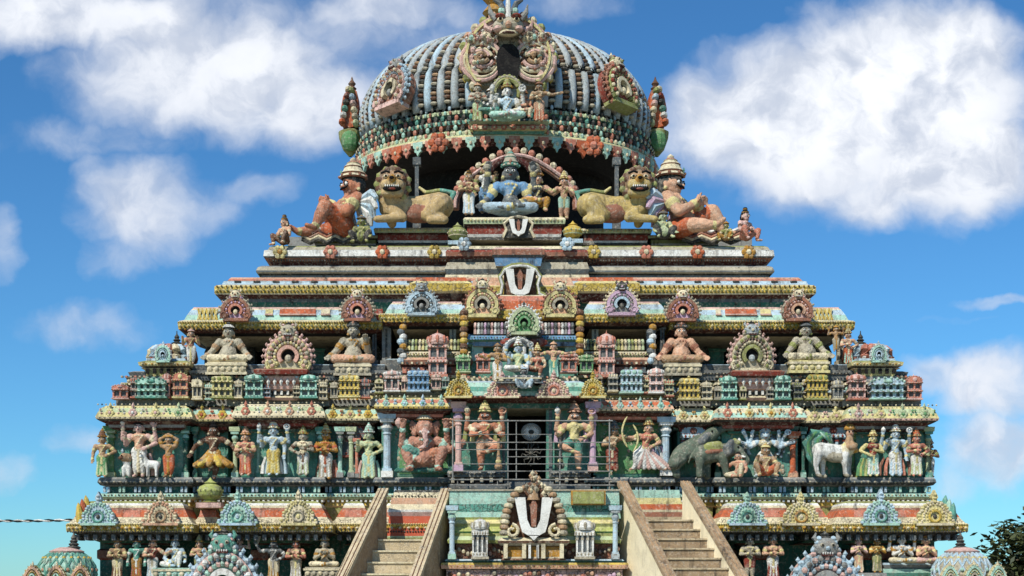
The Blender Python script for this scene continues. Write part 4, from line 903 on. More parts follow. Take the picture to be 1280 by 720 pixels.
# ---------------------------------------------------------------- stairs
def staircase(label, top0, top1, bot0, bot1, nsteps, zt, rise, cols, inner_top):
    """top0/bot0: plan centre of the first parapet (x, y) at head and foot; heads sit at z ztop"""
    t = [Vector(p) for p in (top0, top1)]; f = [Vector(p) for p in (bot0, bot1)]
    st = empty('staircase', ((f[0].x+f[1].x)/2, f[0].y, GROUND)); tag(st, label, 'staircase', 'stairs up the front of the temple')
    for i in (0, 1):
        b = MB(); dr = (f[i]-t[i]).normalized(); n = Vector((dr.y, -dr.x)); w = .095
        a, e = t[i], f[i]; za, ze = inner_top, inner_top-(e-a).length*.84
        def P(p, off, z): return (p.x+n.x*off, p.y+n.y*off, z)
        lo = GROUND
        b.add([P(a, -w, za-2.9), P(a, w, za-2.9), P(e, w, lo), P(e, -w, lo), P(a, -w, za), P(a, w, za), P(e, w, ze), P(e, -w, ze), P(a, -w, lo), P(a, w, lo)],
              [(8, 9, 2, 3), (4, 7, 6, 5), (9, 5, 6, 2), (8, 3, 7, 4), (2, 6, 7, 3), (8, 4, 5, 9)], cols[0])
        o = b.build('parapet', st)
        c = MB(); w2 = w+.02; h = .10                 # coping
        a2 = a-dr*.05
        c.add([P(a2, -w2, za), P(a2, w2, za), P(e, w2, ze), P(e, -w2, ze), P(a2, -w2, za+h), P(a2, w2, za+h), P(e, w2, ze+h), P(e, -w2, ze+h)],
              [(3, 2, 1, 0), (4, 5, 6, 7), (0, 1, 5, 4), (1, 2, 6, 5), (2, 3, 7, 6), (3, 0, 4, 7)], cols[1])
        for off in (-.045, .045):
            c.tube([P(a2, off, za+h), P(e, off, ze+h)], .014, cols[2], 6)
        c.build('coping', o)
    b = MB(); dr = ((f[0]+f[1])-(t[0]+t[1])).normalized(); n = Vector((dr.y, -dr.x)); L = (f[0]-t[0]).length
    k = 0; z = zt; pos = .22
    m0 = (t[0]+t[1])/2; hw = (t[1]-t[0]).length/2-.10
    while z > GROUND+.02:
        run = .29; p0 = m0-dr*.0; p1 = m0+dr*(pos+run)
        # widen with the splay
        q = (pos+run)/L; ww = hw+((f[1]-f[0]).length/2-(t[1]-t[0]).length/2)*q
        mm = p1
        u = Vector((1, 0))
        vs = [(m0.x-hw, m0.y), (mm.x-ww, mm.y), (mm.x+ww, mm.y), (m0.x+hw, m0.y)]
        lo = max(z-rise-.05, GROUND)
        b.add([(x, y, lo) for x, y in vs]+[(x, y, z) for x, y in vs], [(0, 3, 2, 1), (4, 5, 6, 7), (0, 1, 5, 4), (1, 2, 6, 5), (2, 3, 7, 6), (3, 0, 4, 7)], cols[3])
        vs = [(mm.x-ww, mm.y-.03), (mm.x+ww, mm.y-.03), (mm.x+ww, mm.y+.25), (mm.x-ww, mm.y+.25)]
        b.add([(x, y, z+.001) for x, y in vs]+[(x, y, z+.035) for x, y in vs], [(3, 2, 1, 0), (4, 5, 6, 7), (0, 1, 5, 4), (1, 2, 6, 5), (2, 3, 7, 6), (3, 0, 4, 7)], cols[4])
        z -= rise; pos += run
    b.build('steps', st)
    return st
def pl(px, d): return (X(px, d), Y(d))
def ext(px0, d0, px1, d1, k):
    a = Vector(pl(px0, d0)); e = Vector(pl(px1, d1)); return tuple(a+(e-a)*k)
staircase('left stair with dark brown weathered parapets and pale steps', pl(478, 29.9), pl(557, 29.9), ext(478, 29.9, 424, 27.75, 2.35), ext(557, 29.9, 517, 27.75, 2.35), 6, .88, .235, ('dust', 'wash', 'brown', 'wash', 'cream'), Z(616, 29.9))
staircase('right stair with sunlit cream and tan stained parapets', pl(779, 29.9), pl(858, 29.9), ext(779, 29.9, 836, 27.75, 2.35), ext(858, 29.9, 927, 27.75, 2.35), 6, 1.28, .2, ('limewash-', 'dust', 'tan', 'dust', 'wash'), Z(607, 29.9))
b = MB(); d = 30.28                                   # painted eave seen at the head of the left stair
bay(b, 484, 558, d, [(0, 720, 'olive'), (0, 672, 'palegreen'), (0, 670, 'vermilion-'), (-2, 645, 'pink'), (0, 640, 'white'), (0, 637, 'cream'), (-4, 630, 'peach'), (-5, 622, 'cream*'), (-8, 615, 'dgrey'), (-9, 612, 'stone')], .5)
beads(b, 484, 558, 620, d+.08, 1.5, 4, 'cream', 'dgrey')
b.build('eave', temple)
b = MB(); d = 30.28
bay(b, 782, 856, d, [(0, 720, 'stone'), (0, 655, 'wash'), (0, 646, 'rust'), (-1, 640, 'cream'), (-1, 637, 'orange'), (-3, 630, 'lemon'), (-5, 622, 'mint'), (-6, 612, 'grey')], .5)
b.build('eave', temple)
# ---------------------------------------------------------------- railing in front of the door
rl = empty('metal_railing', (X(660, 30.0), Y(30.0), Z(600, 30.0)))
tag(rl, 'pale grey metal pipe railing in front of the dark doorway', 'railing')
d = 29.98; s = S(d)
for x0, x1, py, r in ((568, 766, 526, 1.2), (568, 762, 553, .9), (570, 700, 562, .8), (634, 762, 571, .8), (570, 762, 580, .8), (566, 766, 589, .9), (562, 768, 599.5, 1.3), (562, 636, 606.5, 1.1), (686, 768, 606.5, 1.1), (568, 690, 543, .6)):
    b = MB(); b.tube([(X(x0, d), Y(d), Z(py, d)), (X(x1, d), Y(d), Z(py, d))], r*.72*s, 'grey', 6); b.build('rail', rl)
for px, p0, p1, r in ((566, 600, 524, 1.2), (635, 612, 524, 1.1), (645.5, 598, 526, 1.0), (700, 612, 562, 1.3), (762, 612, 524, 1.3), (572, 607, 599, 1.), (622, 607, 599, 1.), (688, 607, 599, 1.)):
    b = MB(); b.tube([(X(px, d), Y(d)+.02, Z(p0, d)), (X(px, d), Y(d)+.02, Z(p1, d))], r*.72*s, 'grey', 6); b.build('post', rl)
# ---------------------------------------------------------------- pot, knob ornaments, big lower gables, corner shrines
def urn(name, label, cx, base, h, d, cols, group=None):
    s = S(d); e = empty(name, (X(cx, d), Y(d), Z(base, d))); tag(e, label, 'pot', group)
    b = MB(); H = h*s
    b.lathe([(.30*H, 0), (.38*H, .05*H), (.2*H, .1*H), (.46*H, .3*H), (.52*H, .48*H), (.44*H, .66*H), (.2*H, .78*H), (.26*H, .82*H), (.12*H, .9*H), (.001, 1.05*H)], (X(cx, d), Y(d), Z(base, d)), cols[0], 18)
    b.build('body', e, True)
    b = MB(); b.lathe([(.47*H, .29*H), (.49*H, .34*H)], (X(cx, d), Y(d), Z(base, d)), cols[1], 18)
    for k in range(14):
        a = 2*math.pi*k/14; b.ball((X(cx, d)+.5*H*math.cos(a), Y(d)+.5*H*math.sin(a), Z(base, d)+.5*H), .05*H, cols[1], 6, 4)
    b.box(X(cx, d)-.5*H, X(cx, d)+.5*H, Y(d)-.45*H, Y(d)+.45*H, Z(base, d)-.2*H, Z(base, d), cols[2]); b.build('foot', e)
    return e
urn('round_pot', 'round olive green pot on a small pink block, low on the left', 263, 629, 31, 30.5, ('lime', 'olive', 'pink'))
urn('round_pot', 'olive and cream pot below the standing figure left of the top middle group', 572, 303, 24, 33.6, ('olive', 'cream', 'sky'))
urn('round_pot', 'yellow rimmed pot below the standing figure right of the top middle group', 716, 301, 24, 33.6, ('yellow', 'palegreen', 'sky'))
for cx, pal, lab in ((280, ('mint', 'pink', 'white', 'sky', 'teal'), 0), (1031, ('pink', 'sky', 'grey', 'sky', 'grey'), 1)):
    gable(temple, cx, 764, 92, 104, 29.5, pal, face=True, thick=12)
def corner_shrine(label, cx, px, d, cols):
    s = S(d); x = X(cx, d); y = Y(d)+.7; e = empty('corner_shrine', (x, y, GROUND)); tag(e, label, 'shrine')
    b = MB(); w = 34*s
    b.box(x-w*.85, x+w*.85, y-w*.85, y+w*.85, GROUND, Z(770, d), 'grey'); b.box(x-w*.75, x+w*.75, y-w*.75, y+w*.75, Z(770, d), Z(730, d), 'teal'); b.box(x-w*1.1, x+w*1.1, y-w*1.1, y+w*1.1, Z(732, d), Z(722, d), 'yellow', .05, .05)
    b.build('base', e)
    b = MB(); pr = [(34, 728), (37, 718), (35, 707), (29, 697), (19, 690), (9, 687), (2, 686)]
    b.lathe([(r*s, Z(p, d)) for r, p in pr], (x, y, 0), cols[0], 28)
    for k in range(20):
        a = 2*math.pi*k/20
        for tw in (-1, 1):
            pts = [(x+r*1.01*s*math.cos(a+tw*i*.16), y+r*1.01*s*math.sin(a+tw*i*.16), Z(p, d)) for i, (r, p) in enumerate(pr[:6])]
            b.tube(pts, 1.6*s, cols[1], 5)
        b.ball((x+36.5*s*math.cos(a), y+36.5*s*math.sin(a), Z(712, d)), 2.6*s, cols[2], 6, 4)
        b.ball((x+29*s*math.cos(a+.16), y+29*s*math.sin(a+.16), Z(697, d)), 2.4*s, cols[3], 6, 4)
    b.lathe([(20*s, Z(692, d)), (22*s, Z(688, d)), (12*s, Z(684, d)), (8*s, Z(683, d))], (x, y, 0), 'pink', 20)
    b.build('dome', e)
    b = MB(); xx = x+(px-cx)*s
    b.lathe([(8*s, 0), (9*s, 2*s), (5*s, 4*s), (7*s, 6*s), (4*s, 8*s), (5.5*s, 10*s), (3*s, 12*s), (4*s, 14*s), (1.5*s, 18*s), (.01, 24*s)], (xx, y, Z(685, d)), 'dgrey', 12); b.build('finial', e)
    for k in (0, 1, -1):
        gable(e, cx+k*30, 734, 24, 34, d-(.15 if k == 0 else 0), (cols[3], cols[2], cols[0], 'cream', cols[3]), peak=.6, face=False, thick=5, fin='cream')
corner_shrine('small teal domed shrine with a dark ringed spire at the far left', 71, 80, 29.0, ('mint', 'teal', 'peach', 'yellow'))
corner_shrine('small pale blue latticed domed shrine at the far right', 1217, 1215, 29.0, ('stone', 'sky', 'mint', 'lemon'))
# cable at far left, twisted pair running to the cornice
b = MB(); d = 30.2
for ph, m in ((0, 'white'), (math.pi, 'soot')):
    b.tube([(X(-260+i*4.4, d)+0, Y(d)+.018*math.cos(i*1.1+ph), Z(612+38*((i*4.4)/352)-0+6*((i*4.4/352)-.5)**2*0, d)+.018*math.sin(i*1.1+ph)-.25*math.sin(math.pi*i/80)) for i in range(81)], .017, m, 5)
tag(b.build('cable'), 'twisted black and white cable strung to the left end of the lowest cornice', 'cable')
# ================================================================= PAINTED FIGURES
def caps_mesh(caps, voxel):
    vs = []; fs = []
    for (p0, p1, r0, r1, m) in caps:
        p0 = Vector(p0); p1 = Vector(p1); ax = p1-p0
        L = ax.length
        if L < 1e-6: ax = Vector((0, 0, 1))
        ax.normalize(); a = ax.orthogonal().normalized(); b_ = ax.cross(a); n = 10
        rings = [(p0, r0, t) for t in (-68, -35, 0)]+[(p1, r1, t) for t in (0, 35, 68)]
        base = len(vs)
        vs.append(p0-ax*r0)
        for c, r, t in rings:
            for k in range(n):
                q = 2*math.pi*k/n
                vs.append(c+ax*(r*math.sin(R(t)))+(a*math.cos(q)+b_*math.sin(q))*(r*math.cos(R(t))))
        vs.append(p1+ax*r1); e = len(vs)-1
        for k in range(n):
            k2 = (k+1) % n
            fs.append((base, base+1+k2, base+1+k)); fs.append((e, e-n+k, e-n+k2))
            for j in range(5): fs.append((base+1+j*n+k, base+1+j*n+k2, base+1+(j+1)*n+k2, base+1+(j+1)*n+k))
    me = bpy.data.meshes.new('tmp'); me.from_pydata([tuple(v) for v in vs], [], fs); me.update()
    o = bpy.data.objects.new('tmp', me); COL.objects.link(o)
    md = o.modifiers.new('r', 'REMESH'); md.mode = 'VOXEL'; md.voxel_size = voxel
    sm = o.modifiers.new('s', 'SMOOTH'); sm.factor = .5; sm.iterations = 1
    dg = bpy.context.evaluated_depsgraph_get()
    out = bpy.data.meshes.new_from_object(o.evaluated_get(dg))
    bpy.data.objects.remove(o); bpy.data.meshes.remove(me)
    # paint: every face takes the colour of the nearest limb piece
    nf = len(out.polygons); cen = np.zeros(nf*3); out.polygons.foreach_get('center', cen); cen = cen.reshape(-1, 3)
    best = np.full(nf, 1e9); idx = np.zeros(nf, int); slots = []
    for (p0, p1, r0, r1, m) in caps:
        if m not in slots: slots.append(m)
        a = np.array(p0, float); d = np.array(p1, float)-a; dd = float(d@d)
        t = np.clip(((cen-a)@d)/dd, 0, 1) if dd > 1e-9 else np.zeros(nf)
        dist = np.linalg.norm(cen-a-t[:, None]*d, axis=1)-(r0+(r1-r0)*t)
        k = dist < best; best[k] = dist[k]; idx[k] = slots.index(m)
    out.materials.clear()
    for m in slots: out.materials.append(M(m))
    out.polygons.foreach_set('material_index', idx); out.polygons.foreach_set('use_smooth', [True]*nf)
    return out
def mesh_join(me, mb):
    """append builder geometry (eyes, brows, lips) to a mesh so that the figure stays one object"""
    import bmesh
    bm = bmesh.new(); bm.from_mesh(me); off = {}
    for s_ in mb.slots:
        mat = M(s_); k = me.materials.find(mat.name)
        if k < 0: me.materials.append(mat); k = len(me.materials)-1
        off[s_] = k
    vv = [bm.verts.new(v) for v in mb.v]
    for f, mi in zip(mb.f, mb.m):
        try: ff = bm.faces.new([vv[i] for i in f]); ff.material_index = off[mb.slots[mi]]; ff.smooth = True
        except ValueError: pass
    bm.to_mesh(me); bm.free(); me.update()
ARM = {  # elbow, hand for the right-hand side of the picture (x > 0); z counted from the pelvis
    'down': ((.20, .02, .10), (.20, -.05, -.08)), 'hip': ((.27, .02, .13), (.13, -.08, .04)), 'bless': ((.21, -.03, .10), (.19, -.15, .24)),
    'up': ((.27, .02, .20), (.25, -.06, .42)), 'upw': ((.30, .03, .24), (.38, -.04, .42)), 'namaste': ((.19, -.08, .10), (.018, -.19, .20)), 'fold': ((.20, -.05, .10), (.03, -.15, .12)),
    'over': ((.19, -.02, .42), (.06, -.05, .50)), 'lap': ((.22, -.03, .08), (.09, -.17, .02)), 'knee': ((.22, -.05, .10), (.24, -.16, .03)), 'kneew': ((.25, -.03, .10), (.32, -.10, .02)), 'out': ((.28, -.02, .14), (.40, -.10, .20)),
    'side': ((.29, .0, .22), (.46, -.06, .24)), 'bow': ((.26, -.06, .25), (.40, -.16, .30)), 'back': ((.30, .04, .15), (.38, .02, .0)), 'staff': ((.24, -.02, .10), (.27, -.14, .10))}
def human(o):
    """returns limb pieces in units of the bare standing height, facing -y"""
    g = o.get; skin, low, trim, up = g('skin', 'skin'), g('low', 'yellow'), g('trim', 'lemon'), g('up')
    st = g('stance', 'stand'); fem = g('fem', 0); belly = g('belly', 0.)
    C = []; A = C.append
    L = {}
    pz = .50
    if st == 'stand': L = {1: ((.057, -.015, -.23), (.058, 0, -.455), (.072, -.09, -.478)), -1: ((-.057, -.015, -.23), (-.058, 0, -.455), (-.072, -.09, -.478))}
    elif st == 'tri': L = {1: ((.075, -.03, -.23), (.03, .01, -.455), (.06, -.09, -.478)), -1: ((-.055, -.01, -.23), (-.055, 0, -.455), (-.085, -.085, -.478))}
    elif st == 'guard': L = {1: ((.20, -.14, -.10), (.02, -.20, -.20), (-.05, -.24, -.22)), -1: ((-.06, -.01, -.23), (-.05, 0, -.455), (-.08, -.09, -.478))}
    elif st == 'guard2': L = {-1: ((-.20, -.14, -.10), (-.02, -.20, -.20), (.05, -.24, -.22)), 1: ((.06, -.01, -.23), (.05, 0, -.455), (.08, -.09, -.478))}
    elif st == 'wide': L = {1: ((.17, -.06, -.20), (.15, 0, -.455), (.21, -.08, -.478)), -1: ((-.17, -.06, -.20), (-.15, 0, -.455), (-.21, -.08, -.478))}
    elif st == 'oneleg': L = {1: ((.05, -.03, -.22), (.015, 0, -.455), (.03, -.09, -.478)), -1: ((-.17, -.10, -.16), (-.02, -.06, -.28), (-.05, -.10, -.33))}
    elif st == 'lunge': L = {1: ((.14, -.02, -.20), (.34, 0, -.40), (.40, -.06, -.42)), -1: ((-.18, -.07, -.10), (-.20, 0, -.40), (-.29, -.05, -.42))}; pz = .44
    elif st == 'cross': pz = .085; L = {1: ((.25, -.13, -.02), (-.06, -.20, -.035), (-.14, -.19, -.03)), -1: ((-.25, -.13, -.02), (.06, -.21, -.02), (.14, -.20, -.02))}
    elif st == 'squat': pz = .13; L = {1: ((.21, -.17, .12), (.15, -.19, -.09), (.19, -.27, -.105)), -1: ((-.21, -.17, .12), (-.15, -.19, -.09), (-.19, -.27, -.105))}
    elif st == 'lalita': pz = .24; L = {1: ((.16, -.20, -.01), (.12, -.22, -.20), (.15, -.29, -.22)), -1: ((-.25, -.13, -.01), (.05, -.22, -.02), (.12, -.21, -.02))}
    elif st == 'kneeup': pz = .13; L = {1: ((.14, -.19, .18), (.12, -.20, -.09), (.14, -.29, -.105)), -1: ((-.24, -.14, -.04), (-.05, -.22, -.08), (.04, -.23, -.08))}
    elif st == 'legout': pz = .12; L = {1: ((.12, -.24, .14), (.14, -.36, -.09), (.14, -.44, -.08)), -1: ((-.20, -.20, -.05), (-.16, -.40, -.07), (-.17, -.47, -.03))}
    def V(x, y, z): return (x, y, pz+z)
    lx = g('lean', 0.)                                    # sideways lean of the shoulders
    def sh(x, y, z): k = max(0, z)/.27; return (x+lx*k, y+g('leany', 0.)*k, pz+z)
    # trunk
    A((sh(-.058, 0, .235), sh(.058, 0, .235), .078, .078, up or skin)); A((sh(0, 0, .25), sh(0, 0, .07), .088, .068, up or skin))
    if fem:
        for s_ in (-1, 1): A((sh(s_*.05, -.055, .215), sh(s_*.05, -.07, .21), .045, .042, up or skin))
    A((sh(0, -.012-belly*.3, .08), sh(0, -.02-belly*.5, .055), .073+belly, .076+belly, skin if belly or not up else up))
    A((V(-.048, 0, 0), V(.048, 0, 0), .078+belly*.4, .078+belly*.4, low))
    A((sh(0, 0, .30), sh(0, -.01, .36), .038, .036, skin))
    for s_ in (-1, 1):
        k, a, t = L[s_]; lt = g('lowlen', 1.)
        hip = V(s_*.05, 0, -.02); k, a, t = V(*k), V(*a), V(*t)
        fat = g('fat', 1.12)
        A((hip, k, .074*fat, .052*fat, low if lt > 0 else skin))
        mid = tuple(k[i]+(a[i]-k[i])*.45 for i in range(3))
        A((k, mid, .053*fat, .047*fat, low if lt >= .9 else skin)); A((mid, a, .047*fat, .033, low if lt >= 1 else skin))
        A((a, t, .031, .024, skin)); A((tuple(a[i]+(mid[i]-a[i])*.18 for i in range(3)),)*2+(.042, .042, trim))
        if st in ('stand', 'tri') and s_ == 1 and lt > 0:
            A((V(.0, -.06, -.03), V(.0, -.055, -.40 if lt >= 1 else -.2), .028, .022, trim)); A((V(0, -.04, -.20), V(0, -.02, -.42), .045, .04, low)) if lt >= 1 and g('skirt') else None
            if g('skirt'):
                for q in range(7):
                    x = -.085+.17*q/6; A((V(x*.8, -.045, -.02), V(x*1.2, -.05, -.43), .022, .03, low if q % 2 else g('low2', low)))
    for q in range(10):                                   # belt, necklace, sash
        a = 2*math.pi*q/10; A((V(.088*math.cos(a)*(1+belly*3), .075*math.sin(a)-belly*.2, .005),)*2+(.024, .024, trim))
        if q % 2 == 0 or 1: A((sh(.066*math.cos(a), -.03+.055*math.sin(a)*1.0, .285-.02*(math.sin(a) < 0)),)*2+(.016, .016, trim))
    for q in range(7): t = q/6; A((sh(.07-.13*t, -.085+.01*abs(t-.5)-belly*1.1*t, .25-.22*t),)*2+(.014, .014, g('sash', trim)))
    # head
    hx, hy, hz = sh(0, -.015, .40); hx += g('hx', 0.)
    hd = g('head', 'human'); hs = g('hs', 1.28); r = .062*hs
    if hd == 'human':
        A(((hx, hy, hz+.008), (hx, hy-.004, hz+.03), r, r*.95, skin)); A(((hx, hy-.02, hz-.03), (hx, hy-.012, hz), r*.72, r*.85, skin))
        A(((hx, hy-r*.9, hz+.012), (hx, hy-r*1.16, hz-.012), .010, .013, skin))
        for s_ in (-1, 1): A(((hx+s_*r*.98, hy+.01, hz+.015), (hx+s_*r*1.02, hy+.01, hz-.01), .016, .014, skin)); A(((hx+s_*r*1.08, hy+.005, hz-.04),)*2+(.02, .02, trim))
        hair = g('hair', 'dgrey'); A(((hx, hy+.025, hz+.03), (hx, hy+.03, hz-.01), r*1.02, r*.95, hair)); A(((hx, hy+.005, hz+.055), (hx, hy+.01, hz+.06), r*.95, r*.9, hair))
        if g('long'):
            for s_ in (-1, 1): A(((hx+s_*.06, hy+.04, hz), (hx+s_*.09, hy+.04, hz-.17), .04, .03, hair))
        if g('beard'): A(((hx, hy-.05, hz-.05), (hx, hy-.06, hz-.10), .035, .02, g('beard')))
    elif hd == 'elephant':
        A(((hx, hy-.02, hz), (hx, hy, hz+.05), r*1.35, r*1.2, skin))
        tr = [(0, -.09, -.01), (.01, -.13, -.09), (.02, -.14, -.17), (.0, -.15, -.23), (-.05, -.16, -.25)]
        for i in range(4): A(((hx+tr[i][0], hy+tr[i][1], hz+tr[i][2]), (hx+tr[i+1][0], hy+tr[i+1][1], hz+tr[i+1][2]), .04-.006*i, .034-.006*i, g('trunk', skin)))
        for s_ in (-1, 1):
            for q in range(5): A(((hx+s_*.08, hy+.02, hz+.03), (hx+s_*(.17-.012*abs(q-1)), hy+.03, hz+.09-.045*q), .03, .02, skin))
            A(((hx+s_*.04, hy-.09, hz-.04), (hx+s_*.06, hy-.15, hz-.06), .014, .007, 'white'))
    elif hd == 'beast':
        A(((hx, hy-.01, hz), (hx, hy, hz+.03), r*1.15, r*1.1, skin)); A(((hx, hy-.06, hz-.02), (hx, hy-.10, hz-.025), r*.7, r*.6, skin)); A(((hx, hy-.09, hz-.05), (hx, hy-.11, hz-.05), .03, .028, 'red'))
        for q in range(12): a = 2*math.pi*q/12; A(((hx+.085*math.cos(a), hy+.03, hz+.01+.085*math.sin(a)), (hx+.115*math.cos(a), hy+.04, hz+.01+.115*math.sin(a)), .03, .016, g('hair', 'ochre')))
    # arms
    for side, name in g('arms', ((1, 'down'), (-1, 'down'))):
        e, h = ARM[name] if isinstance(name, str) else name
        s0 = sh(side*.142, 0, .262); e = sh(side*e[0], e[1], e[2]); h = sh(side*h[0], h[1]-belly*.6, h[2]); af = g('armfat', 1.12)
        if e[2] > pz+.27: e = (e[0], e[1], pz+ARM[name][0][2] if isinstance(name, str) else e[2])
        A((s0, e, .046*af, .036*af, up if g('sleeve') else skin)); A((e, h, .036*af, .025*af, skin)); A((tuple(s0[i]*.5+e[i]*.5 for i in range(3)),)*2+(.05*af, .05*af, trim)); A((tuple(h[i]*.85+e[i]*.15 for i in range(3)),)*2+(.035*af, .035*af, trim))
        dv = (Vector(h)-Vector(e)).normalized(); hh = Vector(h)+dv*.02
        A((h, tuple(hh+dv*.012), .026*af, .024*af, skin))
        wv = dv.cross(Vector((0, 1, 0)));  wv = wv.normalized() if wv.length > .1 else Vector((1, 0, 0))
        fl = .07*af
        for q in range(4):
            f0 = hh+wv*(q-1.5)*.014*af; f1 = f0+dv*fl*(.85, 1, .95, .75)[q]*.6+wv*(q-1.5)*.003; f2 = f1+dv*fl*.4+Vector((0, -.012, 0))
            A((tuple(f0), tuple(f1), .0085*af, .008*af, skin)); A((tuple(f1), tuple(f2), .008*af, .007*af, skin))
        A((tuple(Vector(h)+wv*-.022*side), tuple(Vector(h)+wv*-.045*side*af+dv*.03*af), .010*af, .008*af, skin))
    return C, (hx, hy, hz, r), pz, sh
def crown_prof(kind, r):
    if kind == 'tall': return [(r*1.1, .0), (r*1.28, .012), (r*1.18, .03), (r*1.0, .04), (r*1.12, .055), (r*.95, .075), (r*.8, .11), (r*.86, .12), (r*.55, .15), (r*.6, .16), (r*.28, .185), (r*.3, .2), (.001, .225)]
    if kind == 'cap': return [(r*1.1, 0), (r*1.3, .012), (r*1.05, .035), (r*.8, .06), (r*.3, .085), (r*.3, .1), (.001, .115)]
    if kind == 'bun': return [(r*.8, 0), (r*.95, .03), (r*.6, .06), (r*.55, .075), (r*.62, .095), (r*.4, .125), (.001, .135)]
    return None
def figure(name, label, cat, cx, base, h, d, rot=0, group=None, extra=None, prop=None, ped=None, **o):
    C, (hx, hy, hz, r), pz, sh = human(o)
    ck = o.get('crown', 'tall'); cz = hz+.035+r*.45
    if o.get('head') == 'elephant': cz += .03
    prof = crown_prof(ck, r) if ck else None
    top = (cz+prof[-1][1]) if prof else hz+.1
    if o.get('ztop'): top = o['ztop']
    s = S(d); k = h*s/top
    e = empty(name, (X(cx, d), Y(d), Z(base, d))); e.rotation_euler = (0, 0, R(rot)); tag(e, label, cat, group); wd = o.get('wide', 1.13 if o.get('stance', 'stand') in ('stand', 'tri', 'wide', 'guard', 'guard2', 'oneleg') else 1.04); e.scale = (wd, wd, 1)
    for x in (extra or []): C.append(x)
    me = caps_mesh(C, max(.0105, .0125/k if k > 1.3 else .0125))
    fb = MB()
    if o.get('head', 'human') in ('human', 'beast'):
        ey = hy-r*(.9 if o.get('head', 'human') == 'human' else 1.0)
        for s_ in (-1, 1):
            fb.ball((hx+s_*r*.40, ey, hz+.018), (r*.29, r*.16, r*.19), 'white-', 8, 5); fb.ball((hx+s_*r*.40, ey-r*.1, hz+.018), (r*.14, r*.09, r*.15), 'black', 6, 4)
            fb.tube([(hx+s_*r*.14, ey-r*.1, hz+.035), (hx+s_*r*.42, ey-r*.1, hz+.042), (hx+s_*r*.66, ey+r*.1, hz+.034)], r*.055, 'black', 4)
            if o.get('moust'): fb.tube([(hx, ey-r*.14, hz-.018), (hx+s_*r*.38, ey-r*.08, hz-.022), (hx+s_*r*.68, ey+r*.14, hz-.004)], [r*.12, r*.1, r*.03], 'black', 6)
        if o.get('head', 'human') == 'human': fb.ball((hx, ey-r*.02, hz-.032), (r*.27, r*.12, r*.09), 'red', 8, 4)
    elif o.get('head') == 'elephant':
        for s_ in (-1, 1): fb.ball((hx+s_*.045, hy-.085, hz+.025), (.016, .01, .012), 'black', 6, 4)
    mesh_join(me, fb)
    if prop:                                              # things held or worn, in figure units
        for nm, fn in prop:
            pb = MB(); fn(pb, sh, pz); pb.v = [tuple(c*k for c in v) for v in pb.v]; po = pb.build(nm); po.parent = e
    n_ = len(me.vertices); co_ = np.zeros(n_*3); me.vertices.foreach_get('co', co_); no_ = np.zeros(n_*3); me.vertices.foreach_get('normal', no_)
    p_ = co_.reshape(-1, 3); sd = len(label)
    w_ = np.sin(p_[:, 0]*91+sd)*np.sin(p_[:, 1]*83+1)*np.sin(p_[:, 2]*97+sd*2)+.6*np.sin(p_[:, 0]*171)*np.sin(p_[:, 2]*163+sd)
    far = np.linalg.norm(p_-np.array([hx, hy-r, hz]), axis=1) > r*.95
    me.vertices.foreach_set('co', (co_+no_*np.repeat(w_*far*(.0055 if h < 80 else .0022), 3)))   # chisel marks and folds, face left smooth
    me.transform(Matrix.Scale(k, 4)); me.name = 'body'
    bo = bpy.data.objects.new('body', me); COL.objects.link(bo); bo.parent = e
    if prof:
        cb = MB(); cm = o.get('crownmat', 'lemon'); c2 = o.get('crown2', 'ochre')
        cb.lathe([(a*k, z*k, cm if i % 3 else c2) for i, (a, z) in enumerate(prof)], (hx*k, (hy+.006)*k, cz*k), cm, 14)
        if ck == 'tall':
            for q in range(9): a = 2*math.pi*q/9; cb.ball(((hx+r*1.22*math.cos(a))*k, (hy+.006+r*1.22*math.sin(a))*k, (cz+.022)*k), .016*k, c2, 6, 4)
            cb.gem((hx*k, (hy-r*1.15)*k, (cz+.05)*k), (.02*k, .012*k, .035*k), o.get('gemcol', 'rust'))
        cb.build('crown' if ck != 'bun' else 'hair_bun').parent = e
    if ped:                                               # lotus or block seat
        pb = MB(); w, ph, m = ped; w *= s; ph *= s
        pb.box(-w/2, w/2, -w*.38, w*.3, -ph, 0, m); pb.box(-w*.54, w*.54, -w*.42, w*.3, -ph*.3, -ph*.12, 'cream'); pb.box(-w*.54, w*.54, -w*.42, w*.3, -ph, -ph*.8, m)
        for q in range(6): pb.ball((-w*.42+w*.84*q/5, -w*.40, -ph*.55), (w*.07, w*.04, ph*.2), ('cream', m)[q % 2], 6, 4)
        po = pb.build('seat'); po.parent = e
    return e
def P_mace(x, z0, z1, y=-.18, m='brown'):
    def f(b, sh, pz): b.tube([(x, y, z0), (x, y, z0+(z1-z0)*.55), (x, y, z1)], [.05, .02, .02], m, 8); b.ball((x, y, z0+.04), .06, m, 10, 6); b.ball((x, y, z0+.12), .045, 'lemon', 10, 5)
    return ('mace', f)
def P_disc(x, z, m='white', y=-.08):
    def f(b, sh, pz):
        b.tube([(x+.05*math.cos(a), y, pz+z+.05*math.sin(a)) for a in [2*math.pi*q/12 for q in range(13)]], .016, m, 6); b.gem((x, y, pz+z), .03, m)
    return ('discus', f)
def P_conch(x, z, m='white', y=-.08):
    def f(b, sh, pz): b.lathe([(.005, -.06), (.04, -.01), (.045, .02), (.02, .06), (.001, .08)], (x, y, pz+z), m, 10)
    return ('conch', f)
def P_drape(x0, x1, z0, z1, cols, y=.07, wob=.03):
    """folds of a painted cloth hanging behind the figure"""
    def f(b, sh, pz):
        n = 6
        for q in range(n):
            x = x0+(x1-x0)*q/(n-1); b.tube([(x*.75, y, z1), (x, y, (z0+z1)/2), (x*1.05, y-.01, z0)], [.025, .034, .04], cols[q % len(cols)], 6)
    return ('cloth', f)
